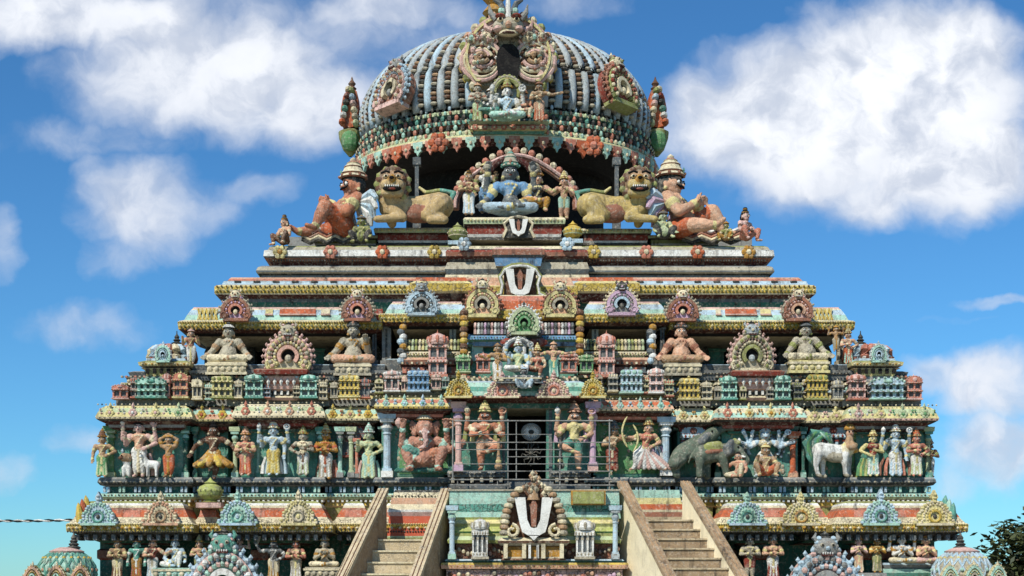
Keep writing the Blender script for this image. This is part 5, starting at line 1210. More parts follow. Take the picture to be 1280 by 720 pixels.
def P_halo(rx, rz, zc, cols, y=.09, n=26, th=.035, x=0):
    def f(b, sh, pz):
        for j, m in enumerate(cols):
            a = 1-.17*j
            b.tube([(x+rx*a*math.cos(R(-30+240*q/n)), y-.012*j, zc+rz*a*math.sin(R(-30+240*q/n))) for q in range(n+1)], th, m, 6)
        for q in range(0, n+1, 2):
            t = R(-30+240*q/n); b.ball((x+rx*1.06*math.cos(t), y, zc+rz*1.06*math.sin(t)), (th, th, th), cols[-1], 6, 4)
    return ('halo', f)
def P_bow(x, zc, h, bend, m='cream', y=-.2):
    def f(b, sh, pz): b.tube([(x+bend*(1-(q/5)**2), y, zc+h*q/10) for q in range(-5, 6)], [.008]+[.02]*9+[.008], m, 6)
    return ('bow', f)
def P_wings(m, m2, y=.08):
    def f(b, sh, pz):
        for s_ in (-1, 1):
            for q in range(6):
                a = R(20-22*q); b.tube([(s_*.12, y, pz+.22), (s_*(.12+.18*math.cos(a)), y+.05, pz+.22+.18*math.sin(a)), (s_*(.12+.24*math.cos(a-.25)), y+.06, pz+.20+.26*math.sin(a-.25))], [.05, .05, .02], (m, m2)[q % 2], 6)
    return ('wings', f)
G1 = 'painted figures standing on the second storey'
G0 = 'small figures under the lowest cornice'
def st(label, cx, base, h, d=30.72, grp=G1, **o): return figure('statue', label, 'statue', cx, base, h, d, group=grp, **o)
# ---- second storey, left to right
st('green trousered figure at the far left corner of the second storey', 128, 597, 62, 30.7, skin='tan', low='green', low2='palegreen', skirt=1, trim='lemon', arms=((1, 'hip'), (-1, 'down')), crownmat='brown')
st('large pale pink four-armed figure with small cow beside it, second storey left corner', 174, 597, 74, stance='stand', skin='pink', low='white', trim='cream', up='peach', hair='black', crown='cap', crownmat='black', crown2='soot', arms=((1, 'up'), (-1, 'up'), (1, 'hip'), (-1, 'bless')), prop=[P_disc(.25, .5, 'pink'), P_conch(-.25, .5), P_drape(-.20, .20, .04, .45, ('rust', 'pink'))])
st('orange brown figure with both arms raised to its head, left corner pavilion', 211, 597, 56, stance='tri', skin='tan', low='orange', trim='ochre', crown='cap', crownmat='ochre', arms=((1, 'over'), (-1, 'over')), lowlen=1)
st('dark skinned dancer in a wide ochre skirt with black topknot', 267, 600, 74, 30.85, stance='oneleg', skin='brown', low='ochre', lowlen=.5, trim='cream', hair='black', long=1, crown='bun', crownmat='black', crown2='black', arms=((1, 'back'), (-1, 'back')),
   extra=[((0, 0, .50), (.30*math.cos(a), -.02+.16*math.sin(a), .27), .06, .05, ('ochre', 'yellow')[q % 2]) for q, a in enumerate([2*math.pi*q/11 for q in range(11)])])
st('orange robed standing figure left of the blue white four-armed one', 307, 595, 63, 30.72, skin='peach', low='salmon', low2='orange', skirt=1, trim='lemon', arms=((1, 'fold'), (-1, 'fold')), up='salmon', crownmat='peach')
st('pale blue four-armed figure in yellow leg cloth, middle of left bay', 342, 595, 73, 30.7, skin='sky', low='yellow', low2='lemon', skirt=1, trim='lemon', arms=((1, 'up'), (-1, 'up'), (1, 'down'), (-1, 'bless')), crownmat='white', crown2='lemon', prop=[P_disc(.25, .5), P_conch(-.25, .5), P_drape(-.2, .2, .05, .4, ('white', 'sky'))])
st('cream and white patterned standing figure, right end of left bay', 379, 595, 64, 30.72, skin='stone', low='white', low2='palegreen', skirt=1, trim='brown', up='cream', arms=((1, 'fold'), (-1, 'hip')), crownmat='olive', fem=1)
st('golden skinned figure in white leg cloth with folded arms', 407, 600, 72, 30.9, skin='ochre', low='white', low2='stone', skirt=1, trim='orange', arms=((1, 'fold'), (-1, 'fold')), crownmat='lemon', prop=[P_drape(-.15, .2, .06, .42, ('rust', 'salmon'))])
st('mint green standing figure beside the blue column', 461, 599, 71, 30.9, skin='palegreen', low='mint', low2='palegreen', skirt=1, trim='lemon', up='palegreen', arms=((1, 'hip'), (-1, 'bless')), crownmat='mint', crown2='white', fem=1, prop=[P_drape(-.18, .18, .03, .4, ('pink', 'mint'))])
st('reddish seated elephant-headed figure on green panel', 531, 591, 77, 30.75, head='elephant', stance='squat', skin='clay', low='clay', lowlen=.4, trim='mint', belly=.055, fat=1.25, armfat=1.2, trunk='pink', arms=((1, 'up'), (-1, 'up'), (1, 'out'), (-1, 'lap')), crown='cap', crownmat='cream', crown2='ochre', hs=1.3,
   extra=[((-.10, -.10, .22), (-.20, -.17, .26), .075, .07, 'teal'), ((.1, -.1, .22), (.16, -.15, .23), .075, .07, 'flesh'), ((-.32, -.1, .02), (.32, -.1, .02), .03, .03, 'dteal')], prop=[P_disc(.30, .46, 'peach'), P_conch(-.3, .46, 'pink')])
st('tall orange door guardian with raised leg, left of the doorway', 606, 589, 90, 30.4, stance='guard', skin='flesh', low='peach', lowlen=.45, trim='cream', moust=1, fat=1.15, armfat=1.15, arms=((1, 'up'), (-1, 'up'), (1, 'staff'), (-1, 'fold')), crownmat='lemon', crown2='olive', hs=1.35, sash='olive', prop=[P_mace(.20, .02, .52, -.20, 'tan'), P_disc(.26, .5, 'peach'), P_conch(-.26, .5, 'cream'), P_drape(-.28, .26, .50, .82, ('olive', 'lemon'), .05)])
st('tall door guardian in green shorts, right of the doorway', 718, 588, 88, 30.4, stance='guard2', skin='peach', low='teal', lowlen=.5, trim='lemon', moust=1, fat=1.15, armfat=1.15, arms=((1, 'up'), (-1, 'up'), (1, 'hip'), (-1, 'staff')), crownmat='peach', crown2='brown', hs=1.35, up='lemon', prop=[P_mace(-.22, .02, .55, -.20, 'dgrey'), P_disc(.26, .5, 'lilac'), P_conch(-.26, .5, 'white'), P_drape(-.26, .28, .48, .82, ('lilac', 'slate'), .05)])
st('small archer in red cloth beside the pink pilaster', 765, 590, 66, 30.72, stance='stand', skin='tan', low='red', low2='rust', skirt=1, trim='cream', lean=.03, arms=((1, 'side'), (-1, 'fold')), crownmat='slate', crown2='grey', prop=[P_bow(.40, .74, .62, .10, 'lemon')])
st('leaning archer in a billowing white skirt with crossed bow', 806, 588, 70, 30.68, stance='lunge', skin='peach', low='white', low2='pink', trim='lemon', up='salmon', lean=.05, arms=((-1, 'side'), (1, 'hip')), crownmat='lemon', crown2='ochre', fem=1,
   extra=[((0, -.02, .44), (-.22+.1*q, -.03, .05), .07, .045, ('white', 'pink')[q % 2]) for q in range(8)], prop=[P_bow(-.36, .76, .62, -.10, 'lemon'), P_drape(.05, .42, .05, .5, ('sky', 'white', 'lilac'), .08)])
st('pale blue many-armed beast-headed figure behind a squatting tan one', 956, 597, 70, 30.8, stance='wide', head='beast', hair='lemon', skin='sky', low='white', fat=1.2, trim='white', up='cream', arms=((1, 'up'), (-1, 'up'), (1, 'upw'), (-1, 'upw'), (1, 'side'), (-1, 'side'), (1, 'out'), (-1, 'out')), crownmat='white', crown2='sky',
   prop=[P_disc(.42, .46, 'sky'), P_conch(-.42, .46, 'sky'), P_disc(.5, .26, 'slate'), P_conch(-.5, .26, 'white'), P_halo(.36, .30, .62, ('slate', 'sky'), .1, 24, .03)])
st('squatting tan figure in orange cloth in front of the many-armed blue one', 957, 597, 44, 30.55, stance='squat', skin='tan', low='orange', lowlen=.5, trim='lemon', arms=((1, 'knee'), (-1, 'bless')), crown='cap', crownmat='lemon')
st('red and white robed standing figure beside the white animal', 1091, 596, 62, 30.68, skin='lemon', low='mint', low2='white', skirt=1, up='red', trim='lemon', arms=((1, 'fold'), (-1, 'hip')), crownmat='lemon', fem=1, prop=[P_drape(-.30, -.05, .02, .45, ('green', 'lime'), .02)])
st('white and pale blue four-armed figure, middle of right corner pavilion', 1119, 596, 69, 30.66, skin='sky', low='white', low2='sky', skirt=1, trim='lemon', arms=((1, 'up'), (-1, 'up'), (1, 'down'), (-1, 'bless')), crownmat='white', crown2='lemon', prop=[P_disc(.25, .5), P_conch(-.25, .5), P_drape(-.28, .28, .03, .42, ('rust', 'salmon', 'rust'), .03)])
st('orange bodied figure in white leg cloth at the far right corner', 1145, 596, 62, 30.68, skin='salmon', low='white', low2='palegreen', skirt=1, trim='lemon', arms=((1, 'hip'), (-1, 'fold')), crownmat='orange', crown2='lemon', fem=1)
st('brown figure with hands joined, behind the far right corner', 1162, 597, 52, 31.0, skin='brown', low='white', trim='olive', arms=((1, 'fold'), (-1, 'fold')), crownmat='stone')
# ---- lowest storey
def s0(label, cx, base, h, **o): return figure('statue', label, 'statue', cx, base, h, o.pop('d', 30.25), group=G0, **o)
s0('brown standing figure nearest the left end under the lowest cornice', 147, 724, 52, skin='tan', low='cream', low2='brown', skirt=1, trim='lemon', arms=((1, 'fold'), (-1, 'fold')), crown='cap', crownmat='tan')
s0('teal bodied standing figure in orange leg cloth, lowest row left', 171, 724, 52, skin='teal', low='ochre', low2='orange', skirt=1, trim='white', arms=((1, 'down'), (-1, 'down')), hair='brown', crown='cap', crownmat='brown')
s0('pink figure in red shawl with white leg cloth, lowest row left', 191, 724, 53, skin='peach', low='white', low2='sky', skirt=1, up='red', trim='cream', arms=((1, 'out'), (-1, 'fold')), crownmat='pink', crown='cap')
s0('pale blue seated figure with one raised hand on low ledge, lowest row left', 219, 710, 41, stance='kneeup', skin='sky', low='white', trim='lemon', hair='black', crown='cap', crownmat='dgrey', arms=((1, 'knee'), (-1, 'lap')), ped=(46, 14, 'mint'))
s0('orange skinned figure half hidden left of big lower gable', 249, 720, 52, skin='peach', low='olive', skirt=1, trim='lemon', arms=((1, 'fold'), (-1, 'fold')), crownmat='olive')
s0('red crowned small figure right of the big left gable face', 300, 712, 46, d=30.4, skin='pink', low='red', trim='cream', arms=((1, 'up'), (-1, 'fold')), crownmat='rust')
s0('grey blue dancer brandishing a club in lowest row', 342, 726, 55, stance='tri', skin='slate', low='cream', low2='ochre', skirt=1, trim='white', arms=((1, 'hip'), (-1, 'upw')), crown='bun', crownmat='soot', prop=[('club', lambda b, sh, pz: b.tube([(-.36, -.06, pz+.40), (-.30, -.08, pz+.62)], [.02, .04], 'stone', 8))])
s0('salmon pink figure in white leg cloth holding a bundle, lowest row', 370, 726, 55, skin='salmon', low='stone', low2='white', skirt=1, up='peach', trim='lemon', arms=((1, 'fold'), (-1, 'fold')), crown='bun', crownmat='brown', fem=1)
s0('cream seated figure beside the left stair', 406, 709, 40, stance='cross', skin='stone', low='cream', trim='ochre', arms=((1, 'namaste'), (-1, 'namaste')), crown='cap', crownmat='lemon', ped=(44, 14, 'stone'))
s0('stone coloured figure in red shorts beside the right stair', 937, 724, 56, skin='stone', low='red', lowlen=.5, trim='lemon', arms=((1, 'fold'), (-1, 'fold')), crownmat='grey', crown='cap')
s0('pink bodied figure in white and red skirt, second from right stair', 966, 724, 57, skin='peach', low='white', low2='red', skirt=1, trim='lemon', arms=((1, 'fold'), (-1, 'fold')), crown='cap', crownmat='cream', fem=1)
s0('pink figure with hands joined right of the big right gable', 1073, 716, 51, skin='pink', low='peach', low2='cream', skirt=1, trim='lemon', arms=((1, 'namaste'), (-1, 'namaste')), crownmat='peach')
s0('olive brown figure with hands joined, lowest row right', 1096, 716, 46, skin='ochre', low='olive', low2='stone', skirt=1, trim='lemon', arms=((1, 'namaste'), (-1, 'namaste')), crownmat='brown', crown='cap')
s0('white bodied seated four-armed figure, lowest row right', 1127, 704, 40, stance='cross', skin='white', low='cream', trim='ochre', arms=((1, 'namaste'), (-1, 'namaste'), (-1, 'up'), (1, 'up')), crown='bun', crownmat='sky')
s0('peach seated figure with joined hands at the right end of lowest row', 1157, 704, 39, stance='cross', skin='peach', low='pink', trim='lemon', arms=((1, 'namaste'), (-1, 'namaste')), crown='bun', crownmat='rust')
b = MB(); d = 30.2; bay(b, 1104, 1182, d, [(-3, 724, 'teal'), (0, 716, 'mint'), (0, 711, 'dgrey'), (-2, 710, 'grey'), (0, 706, 'sky'), (0, 703.5, 'grey')], .7); b.build('ledge', temple)
b = MB(); d = 30.2
for x0, x1 in ((130, 235), (318, 392), (905, 985), (1058, 1108)): bay(b, x0, x1, d-.05, [(0, 800, 'teal'), (0, 735, 'grey'), (2, 732, 'cream'), (2, 728, 'grey'), (0, 725 if x0 < 1000 else 716, 'stone')], .7)
b.build('ledge', temple)
# ---- gallery sages
GS = 'heavy seated sages in the gallery'
figure('statue', 'stone grey seated sage with white head band in the leftmost gallery niche', 'statue', 286, 455, 53, 31.56, group=GS, stance='cross', skin='stone', low='cream', trim='tan', belly=.06, fat=1.3, armfat=1.35, hs=1.25, arms=((1, 'kneew'), (-1, 'kneew')), crown='cap', crownmat='white', crown2='dgrey', ped=(46, 16, 'cream'))
figure('statue', 'dark faced seated sage with tall topknot, left gallery niche near the grey pillar', 'statue', 442, 456, 66, 31.56, group=GS, stance='cross', skin='stone', low='peach', trim='ochre', belly=.05, fat=1.3, armfat=1.35, hs=1.2, arms=((1, 'bless'), (-1, 'kneew')), crown='tall', crownmat='dgrey', crown2='slate', beard='dgrey', ped=(42, 16, 'stone'))
figure('statue', 'pink brown seated sage with tall hair and necklace, right gallery niche beside grey pillar', 'statue', 851, 456, 64, 31.56, group=GS, stance='cross', skin='peach', low='tan', trim='rust', belly=.06, fat=1.3, armfat=1.4, hs=1.2, arms=((1, 'kneew'), (-1, 'kneew')), crown='tall', crownmat='brown', crown2='slate', ped=(42, 16, 'stone'))
figure('statue', 'pale olive bellied seated sage with grey cap in the rightmost gallery niche', 'statue', 1007, 453, 53, 31.56, group=GS, stance='cross', skin='stone', low='cream', trim='olive', belly=.065, fat=1.3, armfat=1.35, hs=1.25, arms=((1, 'kneew'), (-1, 'kneew')), crown='cap', crownmat='slate', crown2='dgrey', ped=(46, 16, 'lemon'))
st('red and white figure at the left corner of the gallery', 239, 456, 46, 31.55, 'gallery corner figures', skin='peach', low='white', up='rust', trim='lemon', arms=((1, 'bless'), (-1, 'bless')), crown='cap', crownmat='pink', stance='tri')
st('orange and mint figure at the right corner of the gallery', 1060, 456, 48, 31.55, 'gallery corner figures', skin='peach', low='orange', low2='mint', skirt=1, trim='cream', arms=((1, 'hip'), (-1, 'fold')), crownmat='lemon')
st('golden figure holding the tier above its head beside right corner pillar', 1045, 440, 34, 31.6, 'gallery corner figures', skin='tan', low='stone', trim='ochre', arms=((1, 'up'), (-1, 'up')), crown='cap', crownmat='ochre')
# ---- middle group on the door cornice
GM = 'group riding above the doorway'
figure('statue', 'pale blue seated figure in the middle of the group above the doorway', 'statue', 648, 474, 54, 30.35, group=GM, stance='lalita', skin='sky', low='white', trim='lemon', up='palegreen', arms=((1, 'up'), (-1, 'up'), (1, 'lap'), (-1, 'bless')), crownmat='white', crown2='olive', ped=(50, 8, 'slate'), prop=[P_halo(.3, .28, .62, ('white', 'slate'), .1), P_disc(.25, .5)])
figure('statue', 'reddish seated consort leaning beside the pale blue figure above the doorway', 'statue', 672, 472, 44, 30.3, group=GM, stance='lalita', skin='tan', low='rust', trim='cream', up='salmon', arms=((1, 'knee'), (-1, 'lap')), crownmat='lemon', fem=1, rot=-20)
figure('statue', 'grey blue crouching bearer with outspread arms under the group above the doorway', 'statue', 655, 487, 30, 30.05, group=GM, stance='squat', skin='slate', low='sky', trim='white', arms=((1, 'side'), (-1, 'side')), crown='cap', crownmat='sky', fat=1.2, prop=[P_wings('slate', 'sky')])
figure('statue', 'brown attendant in white leg cloth left of the group above the doorway', 'statue', 622, 478, 50, 30.3, group=GM, skin='tan', low='white', low2='stone', skirt=1, trim='ochre', arms=((1, 'fold'), (-1, 'out')), crown='cap', crownmat='brown')
figure('statue', 'attendant in green leg cloth right of the group above the doorway', 'statue', 692, 474, 48, 30.3, group=GM, skin='peach', low='teal', low2='mint', skirt=1, trim='lemon', arms=((1, 'side'), (-1, 'side')), crown='cap', crownmat='peach')
# ---- top storey
GT = 'group of figures at the top storey'
figure('statue', 'large blue bodied seated figure with grey green hair in the top middle arch', 'statue', 638, 270, 84, 34.2, group=GT, stance='cross', skin='slate', low='sky', trim='lemon', up='blue', sleeve=1, long=1, hair='dgrey', belly=.02, fat=1.15, armfat=1.2, hs=1.3, arms=((1, 'up'), (-1, 'up'), (1, 'lap'), (-1, 'kneew')), crownmat='stone', crown2='teal', prop=[P_disc(.26, .45, 'stone'), P_conch(-.26, .45, 'stone')])
figure('statue', 'figure in red jacket and white leg cloth, far left of the top middle group', 'statue', 586, 270, 58, 34.1, group=GT, skin='tan', low='white', low2='sky', skirt=1, up='rust', trim='lemon', arms=((1, 'fold'), (-1, 'fold')), crown='bun', crownmat='black')
figure('statue', 'blue clothed attendant with yellow round headdress in the top middle group', 'statue', 607, 268, 66, 34.6, group=GT, skin='tan', low='blue', low2='sky', skirt=1, up='white', trim='olive', arms=((1, 'bless'), (-1, 'down')), crown='cap', crownmat='lemon', hs=1.35)
figure('statue', 'orange skirted consort in dark bodice, top middle group', 'statue', 672, 269, 64, 34.2, group=GT, stance='lalita', skin='peach', low='ochre', trim='lemon', up='dgrey', arms=((1, 'out'), (-1, 'lap')), crownmat='peach', fem=1)
figure('statue', 'figure in short green leg cloth with folded arms, far right of the top middle group', 'statue', 705, 275, 62, 34.0, group=GT, skin='peach', low='mint', lowlen=.6, low2='teal', trim='lemon', arms=((1, 'namaste'), (-1, 'out')), crownmat='lemon')
GB = 'big orange bird-man guardians at the upper corners'
gk = dict(stance='legout', skin='flesh', low='orange', lowlen=.2, trim='lemon', moust=1, belly=.03, fat=1.35, armfat=1.45, hs=1.75, leany=.085, arms=((1, 'namaste'), (-1, 'namaste')), crownmat='cream', crown2='rust', gemcol='teal')
figure('statue', 'big orange bird-man facing left with joined hands and tall crown', 'statue', 428, 298, 104, 34.0, rot=-58, group=GB, prop=[P_wings('sky', 'white', .12)], **gk)
figure('statue', 'big orange bird-man facing right with joined hands and raised knee', 'statue', 853, 300, 110, 34.0, rot=58, group=GB, prop=[P_wings('sky', 'lilac', .12)], **dict(gk, skin='peach'))
GC = 'small crouching figures on the upper corners'
figure('statue', 'small pale figure with hugged knees on the upper left corner', 'statue', 356, 308, 40, 33.5, rot=-40, group=GC, stance='squat', skin='peach', low='brown', trim='cream', hair='dgrey', long=1, crown='bun', crownmat='dgrey', arms=((1, 'fold'), (-1, 'fold')), hs=1.35)
figure('statue', 'small pink figure with black hair on the upper right corner', 'statue', 931, 303, 44, 33.5, rot=40, group=GC, stance='squat', skin='pink', low='salmon', trim='brown', hair='black', long=1, crown='bun', crownmat='black', arms=((1, 'fold'), (-1, 'fold')), hs=1.35)
figure('statue', 'winged wisp of a figure leaning behind the pink upper right one', 'statue', 908, 302, 26, 33.7, rot=-30, group=GC, stance='squat', skin='olive', low='ochre', trim='cream', crown='cap', crownmat='ochre', arms=((1, 'knee'), (-1, 'knee')))
for cx, base, lab, r_ in ((452, 306, 'grey olive dwarf squatting below the left lion', -8), (829, 300, 'pale green dwarf squatting below the right lion', 8)):
    figure('statue', lab, 'statue', cx, base, 38, 33.6, rot=r_, group='squatting dwarfs beside the lions', stance='squat', skin='olive' if cx < 600 else 'palegreen', low='dgrey', trim='lemon', belly=.05, fat=1.35, armfat=1.3, hs=1.5, crown='cap', crownmat='slate', arms=((1, 'knee'), (-1, 'knee')))
# ---- little group on the front of the dome
GD = 'small group on the front of the dome'
figure('statue', 'pale seated figure under the lion mask on the dome front', 'statue', 634, 151, 56, 35.4, group=GD, stance='cross', skin='white', low='mint', trim='stone', up='sky', arms=((1, 'up'), (-1, 'up'), (1, 'lap'), (-1, 'bless')), crownmat='olive', hs=1.2, prop=[P_disc(.25, .45), P_conch(-.25, .45), P_halo(.24, .28, .52, ('stone', 'olive'), .1)])
figure('statue', 'attendant on the left end of the dome front group', 'statue', 597, 153, 50, 35.4, group=GD, skin='stone', low='palegreen', low2='olive', skirt=1, trim='rust', arms=((1, 'fold'), (-1, 'fold')), crown='cap', crownmat='peach')
figure('statue', 'blue black seated companion left of the pale dome front figure', 'statue', 613, 151, 42, 35.5, group=GD, stance='lalita', skin='slate', low='teal', trim='white', arms=((1, 'lap'), (-1, 'fold')), crown='cap', crownmat='white')
figure('statue', 'peach seated companion right of the pale dome front figure', 'statue', 655, 151, 44, 35.5, group=GD, stance='lalita', skin='peach', low='cream', trim='salmon', arms=((1, 'lap'), (-1, 'fold')), crownmat='salmon')
figure('statue', 'attendant in orange leg cloth on the right end of the dome front group', 'statue', 674, 153, 52, 35.4, group=GD, skin='tan', low='peach', low2='orange', skirt=1, trim='cream', arms=((1, 'side'), (-1, 'fold')), crown='cap', crownmat='rust')
# ---- animals (units: image units / 100, x right, y back, z up)
def beast(name, label, cat, cx, base, d, caps, extra=None, group=None, face=None, parts=(), vox=.016):
    s = S(d)*100; e = empty(name, (X(cx, d), Y(d), Z(base, d))); tag(e, label, cat, group)
    me = caps_mesh(caps, vox)
    if face: fb = MB(); face(fb); mesh_join(me, fb)
    me.transform(Matrix.Scale(s, 4)); me.name = 'body'; o = bpy.data.objects.new('body', me); COL.objects.link(o); o.parent = e
    for nm, fn in parts:
        pb = MB(); fn(pb); pb.v = [tuple(c*s for c in v) for v in pb.v]; pb.build(nm, None, True).parent = e
    return e
def lion(sg, label, cx, base):
    """crouching, head turned to the viewer; sg = -1: head at the left"""
    c = []; q = lambda x, y, z: (sg*x, y, z)
    Yb = 'sand' if sg < 0 else 'mustard'
    c += [(q(.30, -.05, .24), q(-.02, 0, .25), .16, .145, Yb), (q(-.02, 0, .25), q(-.30, .02, .28), .145, .175, Yb), (q(.02, -.06, .17), q(-.14, -.05, .17), .13, .12, 'rust')]
    c += [(q(-.30, -.10, .26), q(-.16, -.16, .12), .15, .09, Yb), (q(-.16, -.16, .12), q(-.36, -.18, .06), .075, .055, Yb), (q(-.36, -.18, .05), q(-.18, -.24, .035), .05, .045, Yb)]   # hind leg
    c += [(q(.30, -.12, .20), q(.16, -.20, .08), .10, .065, Yb), (q(.16, -.20, .08), q(.40, -.26, .05), .06, .05, Yb), (q(.40, -.26, .05), q(.47, -.28, .04), .05, .045, Yb)]
    c += [(q(.34, .05, .2), q(.30, .02, .06), .09, .06, Yb)]
    c += [(q(-.42, .05, .34), q(-.48, .08, .46), .035, .03, 'teal'), (q(-.48, .08, .46), q(-.30, .10, .50), .03, .028, 'teal'), (q(-.30, .10, .5), q(-.12, .10, .47), .028, .026, 'olive'), (q(-.12, .1, .47), q(-.04, .1, .53), .026, .022, 'lemon')]
    hx, hy, hz = .28, -.14, .50
    c += [(q(.30, -.06, .3), q(hx, hy+.05, hz), .17, .17, Yb), (q(hx, hy, hz), q(hx, hy-.02, hz), .16, .165, 'tan'), (q(hx-.08, hy-.14, hz-.04), q(hx+.08, hy-.14, hz-.04), .07, .07, Yb), (q(hx, hy-.15, hz-.03), q(hx, hy-.2, hz+.03), .045, .05, 'ochre'), (q(hx-.09, hy-.12, hz-.13), q(hx+.09, hy-.12, hz-.13), .055, .055, Yb)]
    for k in range(22):
        a = 2*math.pi*k/22; rr = .19 if k % 2 else .205
        c.append((q(hx+rr*math.cos(a), hy-.02, hz+rr*math.sin(a)), q(hx+rr*1.08*math.cos(a), hy-.0, hz+rr*1.1*math.sin(a)), .04, .026, 'brown' if k % 2 else 'olive'))
    for k in range(12):
        a = 2*math.pi*k/12; c.append((q(hx+.135*math.cos(a), hy-.08, hz+.05+.135*math.sin(a)),)*2+(.038, .038, 'umber' if k % 2 else 'brown'))
    def face(f):
        for s_ in (-1, 1):
            x = sg*hx+s_*.075; f.ball((x, hy-.17, hz+.06), (.034, .03, .024), 'cream', 10, 6); f.ball((x, hy-.193, hz+.058), (.016, .012, .016), 'black', 8, 5); f.tube([(x-s_*.05, hy-.19, hz+.10), (x, hy-.2, hz+.115), (x+s_*.06, hy-.16, hz+.10)], .014, 'black', 6)
        f.ball((sg*hx, hy-.17, hz-.085), (.12, .05, .048), 'soot', 12, 6)
        for k in range(7): f.gem((sg*hx-.078+.026*k, hy-.215, hz-.068), (.011, .008, .02), 'white-')
        f.ball((sg*hx, hy-.21, hz-.103), (.05, .02, .014), 'red', 8, 4)
        f.ball((sg*hx, hy-.245, hz+.025), (.03, .015, .022), 'black', 8, 5)
    return beast('lion_statue', label, 'lion statue', cx, base, 33.95, c, face=face, group='yellow lions of the top storey')
lion(-1, 'yellow crouching lion with its grinning head at the left end, top storey', 520, 285)
lion(1, 'yellow crouching lion with its grinning head at the right end, top storey', 768, 285)
# elephants wrestling
E = 'elephant'
c = [((-.10, 0, .34), (.18, 0, .37), .155, .145, E), ((.18, 0, .37), (.34, -.03, .40), .14, .11, E), ((.34, -.06, .42), (.42, -.08, .38), .10, .08, E)]
for x, y, f in ((-.14, -.09, -.02), (-.02, .08, .02), (.18, -.10, .10), (.24, .06, .12)):
    c += [((x, y, .30), (x+f*.4, y, .14), .085, .058, E), ((x+f*.4, y, .14), (x+f*.6, y, .03), .055, .055, E)]
c += [((.44, -.1, .36), (.54, -.12, .24), .06, .045, E), ((.54, -.12, .24), (.48, -.14, .12), .042, .034, E), ((.48, -.14, .12), (.38, -.15, .10), .033, .025, E)]
c += [((.30, -.12, .46), (.26, -.15, .36), .05, .07, 'slate'), ((-.24, 0, .38), (-.30, -.02, .2), .02, .012, E), ((-.02, -.10, .44), (.12, -.11, .46), .07, .07, 'olive'), ((-.05, -.14, .36), (.14, -.15, .38), .025, .025, 'rust'), ((.30, -.13, .50), (.24, -.17, .42), .05, .055, 'slate'), ((.24, -.17, .42), (.26, -.17, .34), .055, .03, 'slate'), ((.42, -.13, .50), (.36, -.1, .53), .03, .04, 'olive'), ((.42, -.14, .30), (.50, -.2, .28), .02, .01, 'white')]
e1 = beast('elephant_statue', 'grey green elephant lowering its trunk to the kneeling figure, second storey right', 'elephant statue', 886, 597, 30.7, [(tuple(v*.86 for v in a), tuple(v*.86 for v in b_), r0*.82, r1*.82, m) for a, b_, r0, r1, m in c], group='elephants of the second storey relief', face=lambda f: f.ball((.345, -.13, .37), .014, 'black', 6, 4))
c = [((-.10, .1, .30), (.12, .1, .42), .13, .13, E), ((.12, .1, .42), (.26, .08, .54), .11, .09, E), ((.26, .08, .54), (.42, .05, .62), .06, .04, E), ((.42, .05, .62), (.5, .03, .60), .038, .03, E), ((-.14, .1, .28), (-.24, .04, .14), .11, .09, E), ((-.24, .04, .14), (-.2, .0, .03), .075, .055, E), ((.1, .1, .3), (.14, .06, .05), .07, .05, E), ((.18, .0, .52), (.12, -.02, .44), .045, .06, 'slate'), ((-.16, -.02, .22), (-.24, -.06, .16), .09, .075, 'elephant')]
beast('elephant_statue', 'grey green elephant rearing behind the other, beside the white and blue column', 'elephant statue', 866, 596, 30.7, c, group='elephants of the second storey relief', face=lambda f: f.ball((.24, -.01, .57), .014, 'black', 6, 4))
figure('statue', 'small kneeling figure in front of the elephant trunk', 'statue', 923, 598, 32, 30.5, rot=-30, group=G1, stance='kneeup', skin='peach', low='cream', trim='salmon', hair='black', crown=None, arms=((1, 'knee'), (-1, 'out')))
# white woman-headed animal with a green fan tail
Wt = 'white'
c = [((-.16, 0, .34), (.10, -.01, .31), .105, .10, Wt), ((.10, -.01, .31), (.20, -.04, .36), .10, .085, 'cream'), ((-.02, -.03, .27), (.08, -.03, .26), .085, .085, 'stone'), ((.18, -.04, .36), (.20, -.06, .49), .08, .045, 'tan'), ((.20, -.06, .545), (.20, -.065, .56), .052, .05, 'peach'), ((.2, -.03, .57), (.2, -.02, .5), .052, .045, 'brown'), ((.13, -.07, .40), (.27, -.07, .40), .03, .03, 'lemon'), ((.12, -.08, .33), (.28, -.08, .33), .03, .03, 'ochre'), ((.19, -.11, .38), (.23, -.11, .38), .05, .05, 'tan')]
for x, y, f in ((-.20, -.06, -.05), (-.12, .07, .02), (.13, -.07, .0), (.2, .05, .02)):
    c += [((x, y, .28), (x+f*.5, y, .15), .06, .036, Wt), ((x+f*.5, y, .15), (x+f*.2+.01, y, .03), .033, .028, Wt), ((x+f*.2+.01, y, .03), (x+f*.2+.04, y-.01, .018), .03, .025, 'stone')]
def tail(b):
    for j in range(7):
        a = .10+.035*j
        b.tube([(-.22, .03, .12), (-.30+.02*j, .03, .28), (-.34+.03*j, .02, .44+.01*j), (-.26+.035*j, .0, .58-.008*j), (-.12+.02*j, -.01, .57-.03*j)], [.02, .036, .04, .036, .016], ('teal', 'green', 'dteal', 'mint', 'teal', 'green', 'dteal')[j], 7)
def crown(b): b.lathe([(.07, 0), (.075, .02), (.055, .05), (.03, .09), (.001, .12)], (.2, -.05, .59), 'ochre', 12)
def fc(f):
    for s_ in (-1, 1): f.ball((.2+s_*.022, -.112, .565), (.013, .008, .009), 'black', 6, 4)
    f.ball((.2, -.112, .535), (.014, .006, .006), 'red', 6, 4)
beast('animal_statue', 'white woman-headed cow with green fan tail, second storey right', 'animal statue', 1041, 597, 30.75, c, face=fc, parts=(('tail', tail), ('crown', crown)))
